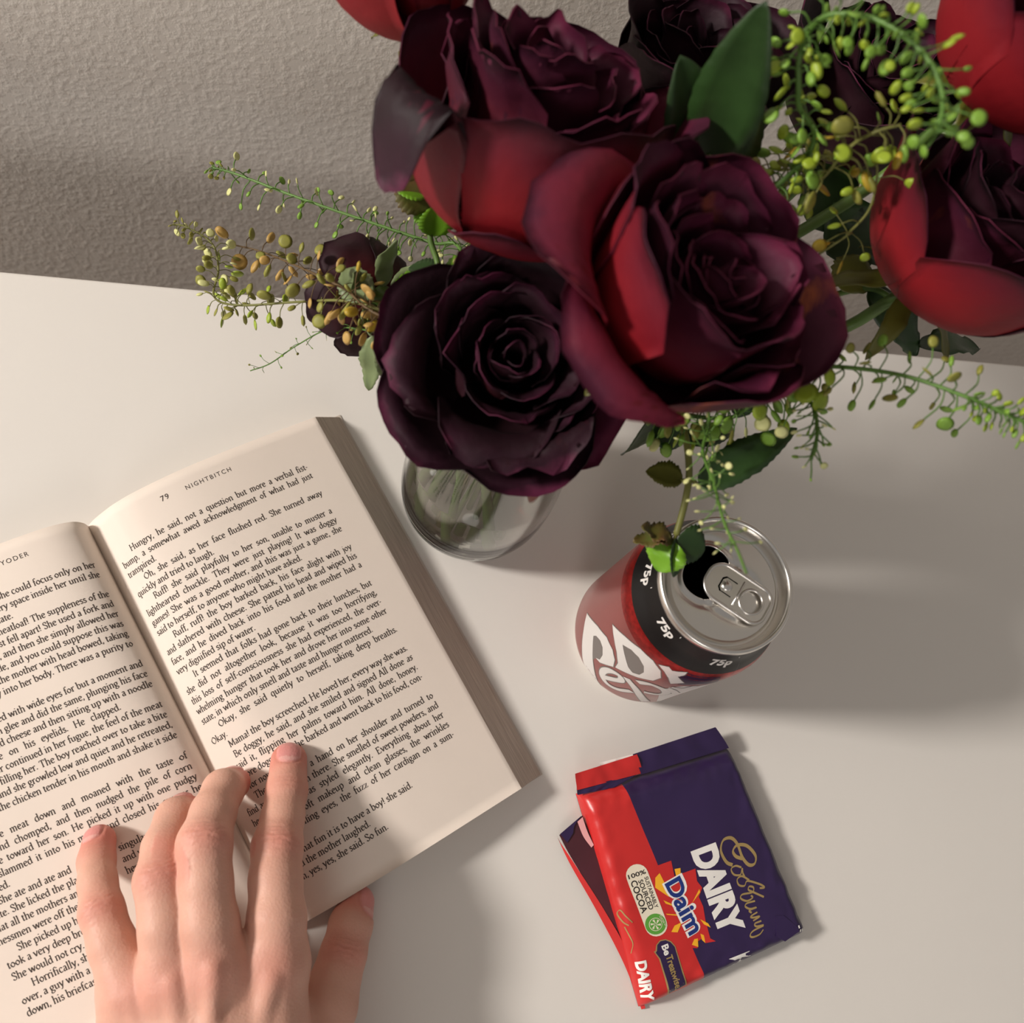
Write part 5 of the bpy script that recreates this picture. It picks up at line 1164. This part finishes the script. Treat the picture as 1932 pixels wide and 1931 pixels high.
# --- lamp side
sprig('straight green sprig of tiny pale pods against the grey wall', into_vase(0, 130) + [A(868, 470, 128), A(815, 458, 122), A(700, 420, 116), A(560, 372, 108), A(450, 330, 100), A(400, 316, 97)], 1.1,
      [(0.12, 0.55, 40, 0.95, 7, ('pale', 'pale', 'lime'), 0.1), (0.52, 0.95, 24, 1.05, 7.5, ('lime', 'pale'), 0.2), (0.95, 1.00, 10, 0.8, 3, ('lime', 'olive'), 0.6), (0.12, 0.19, 8, 1.1, 6, ('lime', 'olive'), 0.3)], green_stem, 5)
sprig('drying sprig of round tan pods leaning off the vase', into_vase(0, 160) + [A(790, 632, 132), A(735, 598, 134), A(640, 540, 132), A(560, 502, 112), A(490, 474, 92), A(440, 462, 88)], 0.8,
      [(0.27, 0.68, 18, 1.9, 6.5, ('tan', 'tan', 'olive'), 0.1), (0.68, 1.00, 12, 1.9, 5, ('tan', 'olive'), 0.2)], brown_stem, 6)
sprig('bent sprig of olive pods with a dry bunched tip above the desk edge', into_vase(0, 170) + [A(795, 628, 134), A(730, 590, 136), A(650, 568, 128), A(560, 570, 108), A(450, 576, 93), A(404, 560, 91), A(412, 510, 92), A(400, 460, 94), A(350, 428, 94), A(326, 424, 93)], 0.85,
      [(0.19, 0.52, 12, 1.7, 7, ('olive', 'tan', 'olive'), 0.1), (0.52, 0.68, 10, 1.8, 5.5, ('olive', 'green'), 0.1), (0.65, 0.89, 30, 1.5, 5, ('olive', 'green', 'pale'), 0.2), (0.89, 1.00, 16, 1.1, 2.4, ('pale', 'olive'), 0.3)], olive_stem, 7)
sprig('thread thin sprig with bare curled stalks pointing at the book', into_vase(0, 205) + [A(770, 650, 130), A(700, 625, 126), A(625, 620, 104), A(560, 652, 86), A(510, 686, 81), A(472, 700, 78)], 0.55,
      [(0.35, 1.00, 22, 0.42, 4, ('lime', 'olive'), 0.3)], green_stem, 8)
sprig('knot of yellow and tan pods in front of the small wilted rose', into_vase(0, 195) + [A(805, 655, 138), A(765, 622, 142), A(725, 600, 142), A(690, 580, 140), A(655, 548, 134)], 1.0,
      [(0.19, 1.00, 26, 2.0, 8.5, ('tan', 'gold', 'olive', 'tan'), 0.1), (0.12, 0.60, 12, 2.2, 9, ('gold', 'tan'), 0.0)], brown_stem, 9)
# --- over the can and the empty side
sprig('arched lime sprig reaching out over the empty side of the desk', into_vase(0, 332) + [A(1370, 765, 160), A(1430, 730, 172), A(1500, 700, 184), A(1570, 692, 192), A(1700, 708, 204), A(1820, 748, 214), A(1940, 800, 220)], 1.3,
      [(0.13, 0.61, 38, 2.2, 9, ('green', 'lime', 'olive'), 0.1), (0.61, 0.89, 20, 1.5, 10, ('olive', 'lime'), 0.1), (0.87, 1.00, 26, 1.0, 4.5, ('lime', 'green'), 0.5)], green_stem, 10)
sprig('forked lime sprig with clustered buds hanging below the open rose', into_vase(0, 340) + [A(1350, 790, 150), A(1420, 765, 164), A(1490, 735, 178), A(1530, 760, 186), A(1542, 815, 190), A(1530, 868, 190)], 1.3,
      [(0.19, 0.68, 24, 1.9, 9, ('green', 'lime', 'pale'), 0.1), (0.68, 1.00, 26, 0.75, 6, ('lime', 'lime', 'pale'), 0.5)], green_stem, 11)
sprig('sprig of tiny cream buds trailing down over the can lid', into_vase(0, 300) + [A(1300, 745, 160), A(1338, 790, 168), A(1326, 850, 176), A(1346, 910, 184), A(1366, 985, 192), A(1392, 1040, 198), A(1408, 1082, 202)], 0.95,
      [(0.27, 0.55, 8, 1.9, 7.5, ('green', 'lime'), 0.0), (0.48, 0.77, 20, 0.75, 7, ('pale',), 0.2), (0.71, 0.92, 14, 0.6, 6.5, ('pale',), 0.2)], green_stem, 12)
sprig('tall lime sprig curling over the top of the bunch', into_vase(0, 40) + [A(1500, 320, 215), A(1506, 190, 238), A(1512, 90, 250), A(1560, 30, 262), A(1660, 40, 270), A(1745, 105, 274), A(1778, 180, 274), A(1770, 250, 272)], 1.5,
      [(0.16, 0.39, 14, 1.9, 7, ('gold', 'olive', 'green'), 0.0), (0.39, 0.68, 34, 1.7, 6.5, ('green', 'lime', 'green'), 0.1), (0.65, 1.00, 60, 1.25, 6.5, ('lime', 'green', 'lime'), 0.3)], green_stem, 13)
sprig('sprig of golden pods hanging between the open rose and the shaded rose', into_vase(0, 10) + [A(1440, 330, 196), A(1530, 350, 210), A(1600, 280, 226), A(1650, 250, 236), A(1700, 235, 240)], 1.1,
      [(0.12, 1.00, 40, 2.2, 9, ('gold', 'green', 'gold', 'olive'), 0.0), (0.60, 1.00, 22, 1.7, 8, ('green', 'lime'), 0.2)], olive_stem, 14)
sprig('thin sprig with few yellow pods dangling in front of the shaded rose', into_vase(0, 345) + [A(1560, 470, 190), A(1600, 440, 204), A(1640, 395, 214), A(1655, 330, 222), A(1650, 290, 226)], 0.8,
      [(0.12, 1.00, 18, 1.7, 8, ('gold', 'green', 'gold'), 0.0)], olive_stem, 15)
# --- leafy twig bending over the can
tw = thing('leafy_twig', 'rose leaf twig bending down with fresh leaves touching over the can', 'twig', root)
mb = MB(); mb.add(tube(catmull([(VX + 16, VY - 2, 70), (VX + 25, VY - 1, 128), A(1240, 745, 150), A(1286, 800, 150), A(1300, 880, 148), A(1294, 940, 145), A(1276, 1010, 140)], 8), 1.25, 8))
mb.add(tube([A(1302, 902, 147), A(1318, 918, 147)], 0.8, 6)); mb.add(tube([A(1298, 905, 147), A(1284, 908, 147)], 0.7, 6)); mb.add(tube([A(1276, 1010, 140), A(1262, 1042, 138)], 0.7, 6))
mb.build('stem', olive_stem, tw)
leaf(tw, A(1288, 907, 147), A(1220, 886, 146), 5.6, leaf_olive, up=(0, 0.25, 1), nser=11, serr=0.16, curl=0.1, seed=1)
leaf(tw, A(1318, 918, 147), A(1506, 805, 158), 7.0, leaf_dark, up=(0, 0.1, 1), nser=14, serr=0.08, curl=0.05, seed=2, shape=0.7)
leaf(tw, A(1278, 1018, 141), A(1332, 1038, 140), 6.8, leaf_dark, up=(0.1, -0.2, 1), nser=8, serr=0.1, curl=0.1, seed=3, shape=0.9)
leaf(tw, A(1276, 1016, 141), A(1276, 1090, 137), 4.5, leaf_dark, up=(0.6, 0.1, 1), nser=8, serr=0.1, curl=0.1, seed=13, shape=0.9)
leaf(tw, A(1272, 1022, 141), A(1238, 1078, 136), 7.6, leaf_bright, up=(-0.5, -0.1, 1), nser=8, serr=0.08, curl=0.3, wave=0.5, seed=4)
leaf(tw, A(1270, 1018, 141), A(1196, 1010, 138), 5.4, leaf_brown, up=(-0.1, 0.6, 1), nser=8, serr=0.2, curl=0.25, wave=0.7, seed=5)
leaf(tw, A(1264, 1020, 141), A(1212, 990, 142), 4.6, leaf_brown, up=(0.4, 0.4, 1), nser=8, serr=0.2, curl=0.1, wave=0.7, seed=6)
# --- loose rose foliage on stems in the bunch: each a thing of its own
def foliage(label, stem, leaves, sm=stem_m, r=1.2, cat='leaf spray'):
    P = [Vector(p) for p in stem]; t = thing('rose_leaf_spray', label, cat, P[0], 'rose leaf sprays in the bunch'); mesh_obj('stem', *tube(catmull(P, 8), r, 7), sm, t)
    for k, (b_, tp, w, m, kw) in enumerate(leaves): leaf(t, b_, tp, w, m, seed=k + 3, **kw)
    return t
U = lambda *v: dict(up=v)
foliage('fresh bright green leaves between the cupped rose and the wilted rose', into_vase(0, 122) + [A(822, 560, 132), A(826, 500, 136), A(812, 450, 140), A(818, 400, 146)], [
    (A(818, 400, 146), A(790, 372, 150), 7.5, leaf_bright, U(-.3, -.3, 1)), (A(816, 446, 141), A(826, 388, 150), 6.5, leaf_bright, U(.2, -.5, 1)), (A(812, 395, 147), A(752, 318, 156), 9, leaf_brown, U(-.2, -.2, 1)),
    (A(805, 370, 150), A(738, 342, 152), 6, leaf_bright, U(0, .2, 1)), (A(822, 548, 133), A(730, 545, 132), 9.5, leaf_bright, U(-.1, .4, 1)), (A(824, 520, 135), A(772, 500, 134), 6, leaf_dark, U(0, .3, 1)),
    (A(830, 545, 133), A(862, 505, 136), 4, leaf_bright, U(.3, 0, 1)), (A(840, 520, 134), A(920, 486, 138), 6, leaf_bright, U(0, .3, 1)), (A(800, 330, 158), A(722, 268, 162), 7.5, leaf_brown, U(-.1, -.3, 1)),
    (A(710, 632, 130), A(688, 742, 112), 4.5, leaf_grey, dict(up=(-.4, -.2, 1), curl=.2, wave=.6)), (A(735, 640, 132), A(722, 715, 120), 4.5, leaf_grey, dict(up=(.3, -.2, 1), curl=.2, wave=.5)), (A(692, 572, 132), A(646, 500, 128), 6.5, leaf_grey, dict(up=(-.2, -.3, 1), wave=.4))])
foliage('broad dark leaf standing up between the cupped rose and the golden pods', into_vase(0, 70) + [A(1300, 420, 170), A(1325, 330, 200), A(1340, 290, 212)], [
    (A(1335, 310, 208), A(1440, 10, 262), 11, leaf_dark, dict(up=(-.5, -.5, .8), serr=0.03, curl=0.05)), (A(1320, 340, 198), A(1300, 120, 235), 12, leaf_dark, dict(up=(0, -.6, .8), serr=0.03)), (A(1330, 330, 200), A(1450, 180, 215), 10, leaf_dark, dict(up=(0.3, -.4, .8), serr=0.05))])
foliage('dark serrated leaves under the open rose beside the lime sprigs', into_vase(0, 327) + [A(1380, 690, 160), A(1450, 650, 172), A(1500, 620, 178)], [
    (A(1490, 625, 178), A(1600, 590, 180), 9, leaf_dark, dict(up=(0, -.1, 1), nser=8, serr=.16)), (A(1420, 670, 168), A(1400, 790, 158), 11, leaf_dark, dict(up=(.1, 0, 1), nser=9, serr=.16)), (A(1450, 655, 172), A(1560, 672, 172), 9, leaf_olive, dict(up=(0, .1, 1), nser=8, serr=.14)),
    (A(1430, 665, 170), A(1500, 745, 166), 9, leaf_dark, dict(up=(0, 0, 1), nser=8, serr=.14))])
foliage('curled dark leaves hanging between the near-black rose and the can', into_vase(0, 285) + [A(1190, 760, 140), A(1215, 790, 140), A(1225, 800, 139)], [
    (A(1222, 795, 140), A(1190, 872, 122), 8, leaf_dark, dict(up=(.5, -.2, 1), nser=9, curl=.3)), (A(1228, 815, 138), A(1298, 830, 134), 5.5, leaf_dark, dict(up=(0, -.3, 1), serr=.04)), (A(1290, 832, 134), A(1388, 808, 132), 5, leaf_dark, dict(up=(0, .1, 1), serr=.05)),
    (A(1250, 770, 146), A(1300, 795, 146), 4.5, leaf_olive, dict(up=(0, 0, 1), nser=5, serr=.3)), (A(1262, 775, 146), A(1256, 812, 142), 4, leaf_brown, dict(up=(0, 0, 1), nser=5, serr=.3))])
foliage('dull green leaves tucked under the cupped rose', into_vase(0, 100) + [A(1030, 590, 140), A(1010, 540, 140)], [
    (A(1008, 540, 140), A(930, 520, 144), 8, leaf_olive, dict(up=(0, -.1, 1))), (A(1005, 525, 140), A(940, 490, 146), 6, leaf_olive, dict(up=(0, .2, 1))), (A(1015, 545, 140), A(1075, 490, 142), 8, leaf_dark, dict(up=(0, 0, 1)))])
foliage('long pointed dark leaves below the shaded rose', into_vase(0, 15) + [A(1560, 560, 150), A(1640, 545, 158), A(1680, 560, 160)], [
    (A(1640, 545, 158), A(1745, 668, 150), 8, leaf_dark, dict(up=(-.3, 0, 1), nser=5, serr=.1, wave=.8)), (A(1735, 650, 150), A(1862, 645, 148), 6, leaf_dark, dict(up=(0, .2, 1), nser=4, serr=.15, wave=.8)), (A(1590, 550, 154), A(1630, 480, 160), 9, leaf_olive, dict(up=(0, 0, 1), nser=7)),
    (A(1560, 480, 150), A(1680, 395, 158), 14, leaf_dark, dict(up=(0, -.2, 1), nser=8)), (A(1530, 430, 152), A(1610, 310, 160), 14, leaf_dark, dict(up=(.1, -.1, 1), nser=8))])
